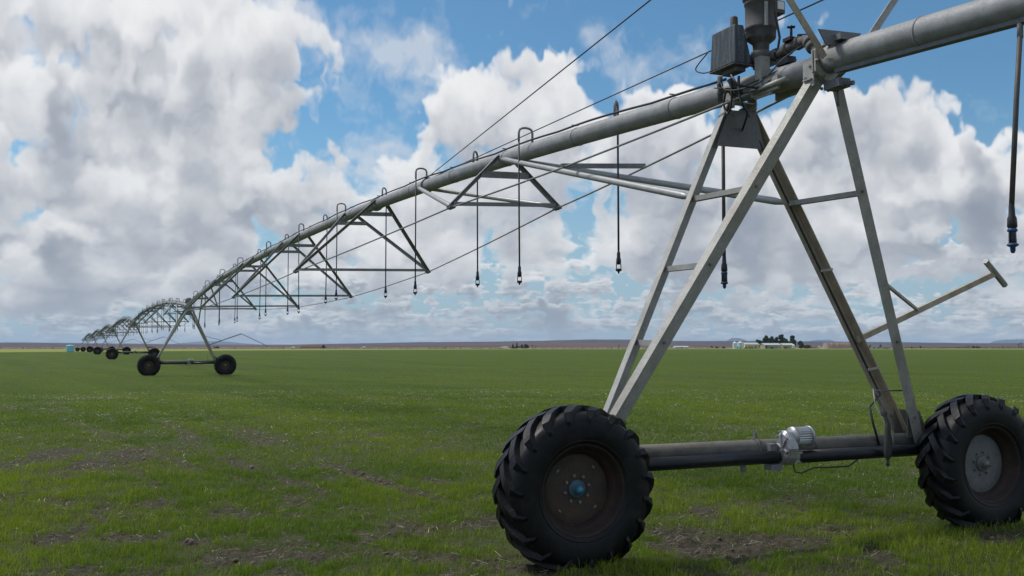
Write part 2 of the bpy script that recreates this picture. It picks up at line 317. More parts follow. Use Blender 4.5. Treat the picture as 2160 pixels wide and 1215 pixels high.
# ------------------------------------------------------------------ mesh builder
def basis(d, up=(0, 0, 1)):
    d = Vector(d).normalized(); up = Vector(up)
    if abs(d.dot(up.normalized())) > .985: up = Vector((0, 1, 0)) if abs(d.y) < .9 else Vector((1, 0, 0))
    s = d.cross(up).normalized(); u = s.cross(d).normalized()
    return d, s, u
class MB:
    def __init__(s): s.V = []; s.Fc = []; s.S = []
    def add(s, vs, fs, smooth=False):
        o = len(s.V); s.V += [tuple(v) for v in vs]; s.Fc += [tuple(i + o for i in f) for f in fs]; s.S += [smooth] * len(fs); return s
    def prism(s, prof, a, b, up=(0, 0, 1), smooth=False):
        """extrude a 2-D outline (side, up) from a to b"""
        a, b = Vector(a), Vector(b); d, x, y = basis(b - a, up); k = len(prof)
        vs = [a + x * p[0] + y * p[1] for p in prof] + [b + x * p[0] + y * p[1] for p in prof]
        o = len(s.V); s.V += [tuple(v) for v in vs]
        for i in range(k):
            j = (i + 1) % k; s.Fc.append((o + i, o + j, o + k + j, o + k + i)); s.S.append(smooth)
        s.Fc.append(tuple(o + i for i in range(k))[::-1]); s.S.append(False)
        s.Fc.append(tuple(o + k + i for i in range(k))); s.S.append(False); return s
    def bar(s, a, b, w, h=None, up=(0, 0, 1)):
        h = w if h is None else h; w /= 2; h /= 2
        return s.prism([(-w, -h), (w, -h), (w, h), (-w, h)], a, b, up)
    def angle(s, a, b, w, t=.008, sx=1, sy=1, up=(0, 0, 1), h=None):
        """L section; the corner sits on the (sx, sy) side"""
        h = h or w
        pr = [(0, 0), (-w, 0), (-w, -t), (-t, -t), (-t, -h), (0, -h)]
        pr = [((p[0] + w / 2) * sx, (p[1] + h / 2) * sy) for p in pr]
        if sx * sy < 0: pr = pr[::-1]
        return s.prism(pr, a, b, up)
    def tube(s, pts, r, n=10, caps=True, smooth=True):
        pts = [Vector(p) for p in pts]; rs = r if hasattr(r, '__len__') else [r] * len(pts)
        o = len(s.V); prev = None
        for i, p in enumerate(pts):
            t = (pts[min(i + 1, len(pts) - 1)] - pts[max(i - 1, 0)]).normalized()
            if prev is None: _, x, y = basis(t)
            else:
                x = (prev - t * prev.dot(t)).normalized(); y = x.cross(t)
            prev = x
            for k in range(n):
                a = 2 * math.pi * k / n; s.V.append(tuple(p + (x * math.cos(a) + y * math.sin(a)) * rs[i]))
        for i in range(len(pts) - 1):
            for k in range(n):
                k2 = (k + 1) % n; s.Fc.append((o + i * n + k, o + i * n + k2, o + (i + 1) * n + k2, o + (i + 1) * n + k)); s.S.append(smooth)
        if caps:
            s.Fc.append(tuple(o + k for k in range(n))[::-1]); s.S.append(False)
            e = o + (len(pts) - 1) * n; s.Fc.append(tuple(e + k for k in range(n))); s.S.append(False)
        return s
    def lathe(s, prof, c, axis, n=24, closed=False, smooth=True):
        """prof: list of (along, radius)"""
        c = Vector(c); d, x, y = basis(axis); o = len(s.V); k = len(prof)
        for (a, r) in prof:
            for i in range(n):
                t = 2 * math.pi * i / n; s.V.append(tuple(c + d * a + (x * math.cos(t) + y * math.sin(t)) * max(r, 1e-5)))
        for j in range(k if closed else k - 1):
            j2 = (j + 1) % k
            for i in range(n):
                i2 = (i + 1) % n; s.Fc.append((o + j * n + i, o + j * n + i2, o + j2 * n + i2, o + j2 * n + i)); s.S.append(smooth)
        return s
    def box(s, c, size, rot=None):
        c = Vector(c); x, y, z = [q / 2 for q in size]; M = rot or Matrix.Identity(3)
        vs = [c + M @ Vector((a * x, b * y, e * z)) for a in (-1, 1) for b in (-1, 1) for e in (-1, 1)]
        return s.add(vs, [(0, 1, 3, 2), (4, 6, 7, 5), (0, 4, 5, 1), (2, 3, 7, 6), (0, 2, 6, 4), (1, 5, 7, 3)])
    def build(s, name, material, parent=None, bevel=0.):
        me = bpy.data.meshes.new(name); me.from_pydata(s.V, [], s.Fc); me.polygons.foreach_set('use_smooth', s.S); me.update()
        me.materials.append(MATS[material])
        o = bpy.data.objects.new(name, me); C.objects.link(o)
        if parent: o.parent = parent
        if bevel:
            bv = o.modifiers.new('bevel', 'BEVEL'); bv.width = bevel; bv.segments = 2; bv.limit_method = 'ANGLE'; bv.angle_limit = R(40)
        return o
def tag(o, label=None, cat=None, group=None, kind=None):
    for k, v_ in (('label', label), ('category', cat), ('group', group), ('kind', kind)):
        if v_: o[k] = v_
    return o
def thing(name, loc, rz=0.): 
    o = bpy.data.objects.new(name, None); C.objects.link(o); o.location = loc; o.rotation_euler = (0, 0, rz); o.empty_display_size = .3; return o
KIDS = {}
def copy_tree(o, parent=None):
    c = o.copy(); C.objects.link(c)
    if parent: c.parent = parent
    for ch in list(o.children): copy_tree(ch, c)
    return c

# ------------------------------------------------------------------ ground shape (numpy)
def hash2(ix, iy, seed):
    h = (ix.astype(np.int64) * 374761393 + iy.astype(np.int64) * 668265263 + seed * 1442695041) & 0xffffffff
    h = ((h ^ (h >> 13)) * 1274126177) & 0xffffffff
    return ((h ^ (h >> 16)) & 0xffff) / 65535.0
def vnoise(x, y, seed=0):
    ix = np.floor(x); iy = np.floor(y); fx = x - ix; fy = y - iy
    fx = fx * fx * (3 - 2 * fx); fy = fy * fy * (3 - 2 * fy)
    a = hash2(ix, iy, seed); b_ = hash2(ix + 1, iy, seed); c = hash2(ix, iy + 1, seed); d = hash2(ix + 1, iy + 1, seed)
    return (a * (1 - fx) + b_ * fx) * (1 - fy) + (c * (1 - fx) + d * fx) * fy
def fbm(x, y, oct=4, seed=0, g=.5):
    t = 0; a = 1; s = 0
    for k in range(oct):
        t = t + a * vnoise(x * 2 ** k + 17 * k, y * 2 ** k + 31 * k, seed + k); s += a; a *= g
    return t / s
def on_ground(px, py):
    x = (px - 1080) / F; y = (607.5 - py) / F
    d = Vector((x, math.cos(PITCH) - math.sin(PITCH) * y, math.sin(PITCH) + math.cos(PITCH) * y)); t = -CAMH / d.z
    return d.x * t, d.y * t
PATCH = [(40, 975, 22, 40, 1), (175, 985, 40, 34, 1), (100, 850, 25, 20, .5), (345, 945, 45, 9, .5), (240, 1062, 150, 9, .9), (150, 1140, 70, 16, .8), (20, 1050, 40, 10, .9), (310, 1142, 110, 16, .9),
         (500, 1102, 60, 12, .8), (610, 1096, 60, 10, .9), (640, 1165, 100, 20, .8), (380, 1185, 80, 22, .8), (60, 1205, 70, 14, .9), (720, 968, 60, 8, .6), (330, 965, 30, 10, .8), (290, 950, 18, 10, .6),
         (820, 1135, 120, 18, .7), (900, 1190, 130, 24, .9), (600, 1205, 90, 12, .8), (930, 1010, 90, 8, .5), (1640, 1138, 220, 14, .9), (1520, 1152, 130, 18, .9), (1430, 1128, 60, 16, .8), (1760, 1160, 160, 12, .7),
         (2080, 1130, 70, 14, .8), (1010, 1100, 26, 40, .7), (1690, 1035, 180, 9, .45), (1500, 1010, 90, 7, .4), (1900, 1080, 120, 9, .5), (1250, 1200, 200, 12, .3), (1560, 905, 60, 5, .5), (520, 985, 70, 10, .4), (650, 1010, 60, 8, .4), (1480, 800, 300, 5, .25)]
PG = []
for (px, py, wx, wy, a) in PATCH:
    x0, y0 = on_ground(px, py); x1, _ = on_ground(px + wx, py); _, ya = on_ground(px, py - wy); _, yb = on_ground(px, py + wy)
    PG.append((x0, (ya + yb) / 2, max(abs(x1 - x0), .05) * (1.9 if wx < wy * 1.6 else 1.0), max(abs(ya - yb) / 2, .05), a))
def bare(x, y):
    r = np.hypot(x, y)
    wx = x + (fbm(x * 1.3, y * 1.3, 3, 5) - .5) * .5; wy = y + (fbm(x * 1.3, y * 1.3, 3, 9) - .5) * .9
    t = np.zeros_like(x)
    for (a, b_, rx, ry, k) in PG:
        t = t + k * np.exp(-(((wx - a) / rx) ** 2 + ((wy - b_) / ry) ** 2))
    n1 = fbm(x * 1.0, y * 1.7, 4, 21); n2 = fbm(x * 4, y * 4, 4, 41)
    near = np.clip((15 - r) / 8, 0, 1)
    rc = .869 * x + .495 * y; ra = -.495 * x + .869 * y
    rw = fbm(rc * 2.3, ra * .12, 4, 151); gate = fbm(x * .22, y * .3, 3, 171); side = np.clip((-x + 4) / 5, 0, 1) * np.clip((r - 9) / 3, 0, 1) * np.clip((40 - r) / 15, 0, 1)
    t = t + np.clip((rw - .56) * 7, 0, 1) * np.clip((gate - .40) * 5, 0, 1) * 1.0 * side
    t = t * 1.1 + (n1 - .60 + .085 * near) * 3.2 * (.3 + .7 * near) + (n2 - .5) * (1.6 + 1.0 * near)
    return np.clip(t, 0, 1)
GR = np.array([0, 62, 106, 156, 205, 255, 304, 400, 1e6]); GZ = np.array([0, 0, .30, .42, .52, .36, .17, 0, 0])
def gbase(r): return np.interp(r, GR, GZ)
CONTACT = []
for (ox_, oy_, yw_, sg_) in ((2.4264, 8.6124, .40545, .5), (2.4264 - math.sin(.40545) * 53.88, 8.6124 + math.cos(.40545) * 53.88, .40545, 1.1)):
    for u_ in (-2.118, 2.118): CONTACT.append((ox_ + math.cos(yw_) * u_, oy_ + math.sin(yw_) * u_, sg_))
def gz(x, y):
    x = np.asarray(x, float); y = np.asarray(y, float); r = np.hypot(x, y)
    b_ = bare(x, y); fade = np.clip((40 - r) / 25, 0, 1)
    z = gbase(r) + fade * ((fbm(x * .9, y * .9, 3, 3) - .5) * .05 + (fbm(x * 7, y * 7, 4, 77, .65) - .5) * (.02 + .14 * b_) - .02 * b_)
    for (a, c, sg) in CONTACT: z = z + .072 * np.exp(-((x - a) ** 2 + (y - c) ** 2) / (sg * sg))
    return z

rr = np.concatenate([np.geomspace(.4, 5, 25)[:-1], np.geomspace(5, 14, 330)[:-1], np.geomspace(14, 60, 220)[:-1], np.geomspace(60, 70000, 130)])
aa = np.concatenate([np.linspace(-math.pi, R(-36), 60)[:-1], np.linspace(R(-36), R(36), 620), np.linspace(R(36), math.pi, 60)[1:-1]])
RR, AA = np.meshgrid(rr, aa, indexing='ij'); gx = (RR * np.sin(AA)).ravel(); gy = (RR * np.cos(AA)).ravel()
gzv = gz(gx, gy); gb = bare(gx, gy); nr, na = len(rr), len(aa)
idx = np.arange(nr * na).reshape(nr, na)
q4 = np.stack([idx[:-1, :], np.roll(idx, -1, 1)[:-1, :], np.roll(idx, -1, 1)[1:, :], idx[1:, :]], -1).reshape(-1, 4)[:, ::-1]
def mesh_np(name, verts, faces, k, attrs=None):
    me = bpy.data.meshes.new(name); me.vertices.add(len(verts)); me.vertices.foreach_set('co', verts.astype(np.float32).ravel())
    nf = len(faces); me.loops.add(nf * k); me.loops.foreach_set('vertex_index', faces.astype(np.int32).ravel())
    me.polygons.add(nf); me.polygons.foreach_set('loop_start', np.arange(0, nf * k, k, dtype=np.int32))
    try: me.polygons.foreach_set('loop_total', np.full(nf, k, dtype=np.int32))
    except Exception: pass
    for an, (ty, data) in (attrs or {}).items():
        at_ = me.attributes.new(an, ty, 'POINT'); at_.data.foreach_set('value' if ty == 'FLOAT' else 'color', data.astype(np.float32).ravel())
    me.update(calc_edges=True); me.validate(); return me
V = np.stack([gx, gy, gzv], -1)
c0 = len(V); V = np.vstack([V, [[0, 0, 0]]])
me = mesh_np('field_ground', V, q4, 4, {'bare': ('FLOAT', np.append(gb, 0))})
me.polygons.foreach_set('use_smooth', np.ones(len(me.polygons), bool))
ground = bpy.data.objects.new('ground', me); C.objects.link(ground); tag(ground, kind='structure')
m, q, b = mat('field_soil'); p = pos(q); px_, py_, pz_ = q.sep(p)
pf = q.xyz(px_, py_, 0); dist = q.v('LENGTH', pf); azg = q.m('ARCTAN2', px_, py_)
ba = q.new('ShaderNodeAttribute'); ba.attribute_name = 'bare'; bare_s = ba.outputs['Fac']
soil = q.mix(q.mp(q.noise(p, 14, 7, .7), .32, .68), (.042, .034, .026), (.130, .110, .088))
soil = q.mix(q.mp(q.noise(p, 45, 4, .6), .55, .75), soil, (.17, .145, .105))
rc = q.m('ADD', q.m('MULTIPLY', px_, .869), q.m('MULTIPLY', py_, .495)); ra = q.m('SUBTRACT', q.m('MULTIPLY', py_, .869), q.m('MULTIPLY', px_, .495))
rows = q.m('ADD', q.m('MULTIPLY', q.noise(q.xyz(q.m('MULTIPLY', rc, .42), q.m('MULTIPLY', ra, .035), 0), 1.0, 5, .6), .6), q.m('MULTIPLY', q.noise(q.v('MULTIPLY', pf, (.05, .2, 1)), 1.0, 5, .6), .4))
fine = q.noise(q.v('MULTIPLY', pf, (1.2, 3, 1)), 2.2, 6, .7)
vf = q.noise(q.v('MULTIPLY', q.xyz(azg, q.m('LOGARITHM', dist, 2.718), 0), (150, 60, 1)), 1.0, 6, .75)
gcol = q.mix(q.mp(rows, .38, .62), (.046, .086, .008), (.084, .122, .010))
gcol = q.mix(q.m('MULTIPLY', q.mp(fine, .45, .75), .5), gcol, (.10, .135, .016))
gcol = q.mix(q.m('MULTIPLY', q.mp(vf, .59, .76), .65), gcol, (.17, .17, .08))
# near the viewer blades cover the soil, so only a tint of green remains on the sheet itself
gcov = q.mp(dist, 7, 34, .45, 1, True)
gcov = q.m('MULTIPLY', gcov, q.m('SUBTRACT', 1, q.m('MULTIPLY', bare_s, .85)))
col = q.mix(gcov, soil, gcol)
# sunlight on the far left strip painted in as paler, yellower green, then dry land
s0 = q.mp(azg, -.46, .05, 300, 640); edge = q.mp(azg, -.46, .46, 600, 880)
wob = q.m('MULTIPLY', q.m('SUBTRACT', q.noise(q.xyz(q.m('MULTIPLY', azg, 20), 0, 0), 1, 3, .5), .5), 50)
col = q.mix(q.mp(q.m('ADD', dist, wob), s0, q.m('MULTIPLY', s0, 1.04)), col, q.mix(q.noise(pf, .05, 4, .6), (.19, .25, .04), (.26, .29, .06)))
dry = q.mix(q.noise(q.v('MULTIPLY', pf, (.004, .02, 1)), 1, 6, .6), (.30, .235, .145), (.20, .15, .115))
dry = q.mix(q.mp(dist, 1100, 2600), dry, (.13, .10, .095))
col = q.mix(q.mp(dist, edge, q.m('ADD', edge, 8)), col, dry)
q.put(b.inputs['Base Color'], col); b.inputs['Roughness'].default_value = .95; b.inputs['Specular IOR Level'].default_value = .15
bump(q, b, q.noise(p, 28, 6, .75), .9, .05)
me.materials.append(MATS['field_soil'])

# ------------------------------------------------------------------ grass blades and straw
def blades(name, x, y, h, w, col, lean=.45, flat=False):
    k = len(x); z = gz(x, y) - .004
    ya = rng.uniform(0, 2 * math.pi, k); la = rng.uniform(0, 2 * math.pi, k); ln = rng.uniform(.1, 1, k) * lean * h
    cx, sx = np.cos(ya) * w / 2, np.sin(ya) * w / 2; lx, ly = np.cos(la) * ln, np.sin(la) * ln
    if flat:
        z = z + rng.uniform(.004, .025, k); dz = rng.uniform(-.1, .35, k) * h
        v0 = np.stack([x - cx, y - sx, z], -1); v1 = np.stack([x + cx, y + sx, z], -1)
        v2 = np.stack([x + lx * 2.2 + cx, y + ly * 2.2 + sx, z + dz], -1); v3 = np.stack([x + lx * 2.2 - cx, y + ly * 2.2 - sx, z + dz], -1)
        V_ = np.stack([v0, v1, v2, v3], 1).reshape(-1, 3); i = np.arange(k) * 4
        Fq = np.stack([np.stack([i, i + 1, i + 2], -1), np.stack([i, i + 2, i + 3], -1)], 1).reshape(-1, 3); rep = 4
    else:
        v0 = np.stack([x - cx, y - sx, z], -1); v1 = np.stack([x + cx, y + sx, z], -1)
        v2 = np.stack([x + cx * .8 + lx * .35, y + sx * .8 + ly * .35, z + h * .6], -1); v3 = np.stack([x - cx * .8 + lx * .35, y - sx * .8 + ly * .35, z + h * .6], -1)
        v4 = np.stack([x + lx, y + ly, z + h * rng.uniform(.75, 1, k)], -1)
        V_ = np.stack([v0, v1, v2, v3, v4], 1).reshape(-1, 3); i = np.arange(k) * 5
        Fq = np.stack([np.stack([i, i + 1, i + 2], -1), np.stack([i, i + 2, i + 3], -1), np.stack([i + 3, i + 2, i + 4], -1)], 1).reshape(-1, 3); rep = 5
    cc = np.repeat(np.concatenate([col, np.ones((k, 1))], 1), rep, 0)
    return V_, Fq, cc
def wedge(nn, r0, r1, half=R(33), pw=2.0):
    u = rng.random(nn); r = (r0 ** pw + u * (r1 ** pw - r0 ** pw)) ** (1 / pw); a = rng.uniform(-half, half, nn); return r * np.sin(a), r * np.cos(a), r
parts = []
for (nt, per, r0, r1, w0, h0, fi, fo) in ((62000, 9, 4.8, 17, .0046, .058, 0, 5), (56000, 8, 11, 38, .0085, .052, 5, 12), (100000, 3, 24, 95, .017, .048, 12, 60)):
    cx_, cy_, cr_ = wedge(nt, r0, r1); nn = nt * per; sp_ = .012 + cr_ * .0016
    x = np.repeat(cx_, per) + rng.normal(0, 1, nn) * np.repeat(sp_, per); y = np.repeat(cy_, per) + rng.normal(0, 1, nn) * np.repeat(sp_, per); r = np.hypot(x, y)
    tuft = np.repeat(rng.normal(0, 1, nt), per)
    bb = bare(x, y); cl = fbm(x * 2.6, y * 2.6, 3, 61)
    keep = rng.random(nn) < np.clip((1 - bb * 1.3) * np.clip((cl - .18) * 3.2, .2, 1), 0.012, 1) * np.clip((r - r0) / max(fi, .01), 0, 1) * np.clip((r1 - r) / fo, 0, 1)
    x, y, r, bb, cl, tuft = x[keep], y[keep], r[keep], bb[keep], cl[keep], tuft[keep]; k = len(x)
    big = fbm((.869 * x + .495 * y) * .42, (-.495 * x + .869 * y) * .06, 4, 91) * .6 + fbm(x * .3, y * .5, 3, 95) * .4
    h = h0 * rng.uniform(.45, 1.3, k) * np.clip(1 + .3 * tuft, .4, 1.9) * (1 - .35 * bb) * (.6 + .8 * cl) * np.clip(1.2 - r / 110, .35, 1); w = w0 * rng.uniform(.7, 1.3, k)
    t = np.clip((big - .5) * 3.0 + .5 + tuft * .18 + rng.normal(0, .15, k), 0, 1)[:, None]
    col = np.array([.088, .160, .012]) * (1 - t) + np.array([.235, .295, .024]) * t
    dead = rng.random(k) < (.03 + .05 * bb); col[dead] = np.array([.30, .26, .16]) * rng.uniform(.6, 1.3, (dead.sum(), 1))
    parts.append(blades('g', x, y, h, w, col, .85))
Vs = []; Fs = []; Cs = []; o_ = 0
for (a_, f_, c_) in parts: Vs.append(a_); Fs.append(f_ + o_); Cs.append(c_); o_ += len(a_)
gm = mesh_np('crop_blades', np.vstack(Vs), np.vstack(Fs), 3, {'tint': ('FLOAT_COLOR', np.vstack(Cs))})
m, q, b = mat('crop_blade'); at_ = q.new('ShaderNodeAttribute'); at_.attribute_name = 'tint'
q.put(b.inputs['Base Color'], at_.outputs['Color']); b.inputs['Roughness'].default_value = .55; b.inputs['Specular IOR Level'].default_value = .35
tr = q.new('ShaderNodeBsdfTranslucent'); q.put(tr.inputs[0], q.v('MULTIPLY', at_.outputs['Color'], (1.3, 1.4, .8)))
mx = q.new('ShaderNodeMixShader'); mx.inputs[0].default_value = .35; q.t.links.new(b.outputs[0], mx.inputs[1]); q.t.links.new(tr.outputs[0], mx.inputs[2])
outn = [z for z in q.t.nodes if z.type == 'OUTPUT_MATERIAL'][0]; q.t.links.new(mx.outputs[0], outn.inputs[0])
gm.materials.append(m); go_ = bpy.data.objects.new('grass', gm); C.objects.link(go_)
tag(go_, 'young green crop blades covering the near field', 'grass', kind='stuff')
x, y, r = wedge(110000, 4.8, 40, pw=1.6); bb = bare(x, y); pt = fbm(x * 1.1, y * 1.6, 3, 131)
keep = rng.random(len(x)) < np.clip(bb * .45 + np.clip((pt - .5) * 1.8, 0, .5) + .06, 0, 1); x, y, r = x[keep], y[keep], r[keep]; k = len(x)
col = np.array([.48, .43, .33]) * rng.uniform(.3, 1.5, (k, 1)) ** 1.3
a_, f_, c_ = blades('s', x, y, rng.uniform(.03, .11, k), np.maximum(.0035, r * .00042) * rng.uniform(.7, 1.4, k), col, .8, True)
sm_ = mesh_np('straw', a_, f_, 3, {'tint': ('FLOAT_COLOR', c_)}); sm_.materials.append(MATS['crop_blade'])
so = bpy.data.objects.new('straw', sm_); C.objects.link(so); tag(so, 'dry pale straw scattered over the bare soil', 'straw', kind='stuff')
# clods of earth in the bare patches
x, y, r = wedge(60000, 4.8, 24, pw=1.7); bb = bare(x, y); keep = rng.random(len(x)) < np.clip((bb - .35) * 1.6, 0, 1); x, y, r = x[keep][:16000], y[keep][:16000], r[keep][:16000]; k = len(x)
octa = np.array([[1, 0, 0], [0, 1, 0], [-1, 0, 0], [0, -1, 0], [0, 0, 1], [.7, .7, .55], [-.7, .7, .55], [-.7, -.7, .55], [.7, -.7, .55]]); of = np.array([[0, 5, 8], [0, 1, 5], [1, 6, 5], [1, 2, 6], [2, 7, 6], [2, 3, 7], [3, 8, 7], [3, 0, 8], [4, 8, 5], [4, 5, 6], [4, 6, 7], [4, 7, 8]])
sz = rng.gamma(1.3, .0042, k)[:, None, None] * rng.uniform(.6, 1.4, (k, 1, 3)) + .0035
Vc = octa[None] * sz * rng.uniform(.7, 1.3, (k, 9, 1)); ro = rng.uniform(0, 6.28, k); cr, sr = np.cos(ro)[:, None], np.sin(ro)[:, None]
Vc = np.stack([Vc[..., 0] * cr - Vc[..., 1] * sr + x[:, None], Vc[..., 0] * sr + Vc[..., 1] * cr + y[:, None], Vc[..., 2] + gz(x, y)[:, None] - .004], -1).reshape(-1, 3)
Fq = (of[None] + (np.arange(k) * 9)[:, None, None]).reshape(-1, 3)
m, q, b = mat('clod'); p = pos(q); q.put(b.inputs['Base Color'], q.mix(q.noise(p, 25, 5, .6), (.09, .074, .06), (.17, .14, .115))); b.inputs['Roughness'].default_value = 1
cm_ = mesh_np('clods', Vc, Fq, 3, {}); cm_.materials.append(m); co_ = bpy.data.objects.new('clods', cm_); C.objects.link(co_); tag(co_, 'grey brown clods of dry earth in the bare patches', 'soil clods', kind='stuff')

# ------------------------------------------------------------------ far land
def az_of(px): return math.atan((px - 1080) / F)
def place(px, dist, py=None):
    x = (px - 1080) / F * dist; return (x, dist, 0 if py is None else CAMH + (730.9 - py) / F * dist)
def hill(name, prof, d0, d1, d2, material, seed, rough=1.0):
    """prof: (px, py of the crest). A long ridge rising from d0 to a crest at d1 and falling to d2"""
    xs = np.linspace(prof[0][0], prof[-1][0], 420); ys = np.interp(xs, [a[0] for a in prof], [a[1] for a in prof])
    ts = np.concatenate([np.linspace(0, 1, 16), np.linspace(1.1, 2, 6)]); V_ = []
    for t in ts:
        d = d0 + (d1 - d0) * t if t <= 1 else d1 + (d2 - d1) * (t - 1)
        hh = (CAMH + (730.9 - ys) / F * d1)
        k_ = t ** 1.3 if t <= 1 else (2 - t)
        z = hh * k_ * (1 + (fbm(xs / 40, np.full_like(xs, t * 5), 4, seed) - .5) * .5 * rough * (1 - abs(1 - t)) * (1 if t < .99 else .35)) - 1.0 * (1 - k_)
        V_.append(np.stack([(xs - 1080) / F * d, np.full_like(xs, d), z], -1))
    V_ = np.vstack(V_); nn = len(xs); ii = np.arange(len(ts) * nn).reshape(len(ts), nn)
    Fq = np.stack([ii[:-1, :-1], ii[:-1, 1:], ii[1:, 1:], ii[1:, :-1]], -1).reshape(-1, 4)
    me = mesh_np(name, V_, Fq, 4); me.polygons.foreach_set('use_smooth', np.ones(len(me.polygons), bool)); me.materials.append(MATS[material])
    o = bpy.data.objects.new(name, me); C.objects.link(o); tag(o, kind='structure'); return o
def land(name, c1, c2, s):
    m, q, b = mat(name); p = pos(q); a = q.noise(q.v('MULTIPLY', p, (s, s * 2.5, s * 30)), 1, 6, .6)
    c3 = q.noise(q.v('MULTIPLY', p, (s * 5, s * 5, s * 40)), 1, 5, .6)
    q.put(b.inputs['Base Color'], q.mix(q.m('MULTIPLY_ADD', c3, .4, q.m('MULTIPLY', q.mp(a, .35, .65), .6)), c1, c2)); b.inputs['Roughness'].default_value = 1; b.inputs['Specular IOR Level'].default_value = 0
land('hill_near', (.085, .064, .068), (.165, .122, .112), .0016); land('hill_far', (.030, .026, .042), (.066, .052, .066), .0006); land('butte_haze_blue', (.03, .055, .085), (.045, .075, .105), .0005)  # the butte colour has the blue of distant haze painted into it
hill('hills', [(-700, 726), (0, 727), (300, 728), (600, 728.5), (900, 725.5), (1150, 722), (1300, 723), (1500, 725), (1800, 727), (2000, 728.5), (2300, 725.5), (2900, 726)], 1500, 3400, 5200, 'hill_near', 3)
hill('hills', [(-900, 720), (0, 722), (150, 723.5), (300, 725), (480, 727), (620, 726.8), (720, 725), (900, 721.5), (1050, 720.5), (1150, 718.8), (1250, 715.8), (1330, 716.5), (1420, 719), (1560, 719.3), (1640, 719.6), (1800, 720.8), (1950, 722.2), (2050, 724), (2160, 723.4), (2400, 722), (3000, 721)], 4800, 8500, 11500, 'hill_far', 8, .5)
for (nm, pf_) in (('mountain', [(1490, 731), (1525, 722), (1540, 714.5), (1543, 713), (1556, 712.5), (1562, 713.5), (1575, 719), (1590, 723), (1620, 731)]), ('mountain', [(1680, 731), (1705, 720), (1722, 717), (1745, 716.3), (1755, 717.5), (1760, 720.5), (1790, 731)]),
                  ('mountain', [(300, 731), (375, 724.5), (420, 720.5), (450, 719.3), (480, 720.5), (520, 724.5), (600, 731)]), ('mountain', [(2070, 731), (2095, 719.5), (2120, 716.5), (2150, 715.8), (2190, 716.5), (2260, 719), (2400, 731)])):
    hill(nm, pf_, 16500, 18500, 20500, 'butte_haze_blue', 13, .15)

# far things -------------------------------------------------------
DF = 760.0
def S(px): return px * DF / F        # metres for a size in photo pixels at the farm
def silo(px, w, h, label, name='grain_silo', material='silo_metal', d=DF):
    x, y, _ = place(px, d); s = d / F; r = w * s / 2; H = h * s; t = thing(name, (x, y, 0))
    rings = []; k = 10
    MB().lathe([(0, 0), (0, r)] + [(H * .78 * i / 20, r * (1.0 if i % 2 else .985)) for i in range(21)], (0, 0, 0), (0, 0, 1), 20).build('wall', material, t)
    MB().lathe([(H * .78, r * 1.04), (H * .95, r * .18), (H, r * .16), (H, 0)], (0, 0, 0), (0, 0, 1), 20).build('roof', material, t)
    MB().bar((-r * .2, -r * 1.02, 0), (-r * .2, -r * 1.02, H * .78), .25, .08, (0, 1, 0)).build('ladder', 'door_grey', t)
    return tag(t, label, 'silo')
silo(1549.5, 9.5, 15.5, 'narrower corrugated metal grain silo left of its wider twin at the far farm')
silo(1561, 13.5, 16, 'wider corrugated metal grain silo standing beside the pale yellow barn', d=DF + 6)
def tank(px, w, h, label, d, material, name='water_tank', z=0, dome=.12, grp=None):
    s = d / F; r = w * s / 2; H = h * s; x, y, _ = place(px, d); t = thing(name, (x, y, z))
    MB().lathe([(0, 0), (0, r * .98), (H * .02, r)] + [(H * (.02 + .85 * i / 12), r * (1.0 - .012 * (i % 2))) for i in range(1, 13)] + [(H * .90, r * .97), (H * .94, r * .86), (H * .98, r * .5), (H, 0)], (0, 0, 0), (0, 0, 1), 28).build('tank_shell', material, t)
    MB().lathe([(H * .965, r * .28), (H * 1.02, r * .28), (H * 1.03, 0)], (0, 0, 0), (0, 0, 1), 16).build('lid', material, t)
    MB().tube([(r * .1, -r * .98, H * .08), (r * .1, -r * 1.12, H * .08)], H * .035, 8).build('outlet', 'dark_opening', t)
    return tag(t, label, 'tank', grp)
tank(1554.7, 5, 5.6, 'small pale blue water tank in front of the gap between the silos', DF - 12, 'tank_blue')
tank(1561, 5, 5.4, 'small pale blue water tank in front of the wider silo', DF - 12, 'tank_blue')
tank(150, 16.2, 14.8, 'large pale turquoise water tank at the far left end of the irrigation line', 298, 'tank_pale', z=.12)
def barn(px0, px1, hw, hr, wall, roof, label, d=DF, depth=14, side_roof=True, doors=(), name='barn'):
    """gable shed: long eave side facing the viewer, hw/hr wall and ridge heights in photo pixels"""
    s = d / F; x0, x1 = (px0 - 1080) * s, (px1 - 1080) * s; cx = (x0 + x1) / 2; L = abs(x1 - x0) / 2; t = thing(name, (cx, d, 0)); H, Rg = hw * s, hr * s
    D2 = depth / 2
    MB().add([(-L, -D2, 0), (L, -D2, 0), (L, D2, 0), (-L, D2, 0), (-L, -D2, H), (L, -D2, H), (L, D2, H), (-L, D2, H), (-L, 0, Rg), (L, 0, Rg)],
             [(0, 1, 5, 4), (2, 3, 7, 6), (1, 2, 6, 9, 5), (3, 0, 4, 8, 7), (0, 3, 2, 1)]).build('wall', wall, t)
    ov = .5
    for sg in (-1, 1):
        a = Vector((-L - ov, sg * (D2 + ov), H - .1)); b_ = Vector((L + ov, sg * (D2 + ov), H - .1)); c_ = Vector((L + ov, 0, Rg + .12)); e = Vector((-L - ov, 0, Rg + .12)); up = Vector((0, 0, .14))
        MB().add([a, b_, c_, e, a + up, b_ + up, c_ + up, e + up], [(0, 1, 2, 3)[::-1], (4, 5, 6, 7), (0, 1, 5, 4), (1, 2, 6, 5), (2, 3, 7, 6), (3, 0, 4, 7)]).build('roof', roof, t)
    for (fx, fw, fh, mt_) in doors:
        MB().box((-L + 2 * L * fx, -D2 - .06, fh * H / 2), (2 * L * fw, .12, fh * H)).build('door', mt_, t)
    return tag(t, label, 'barn')
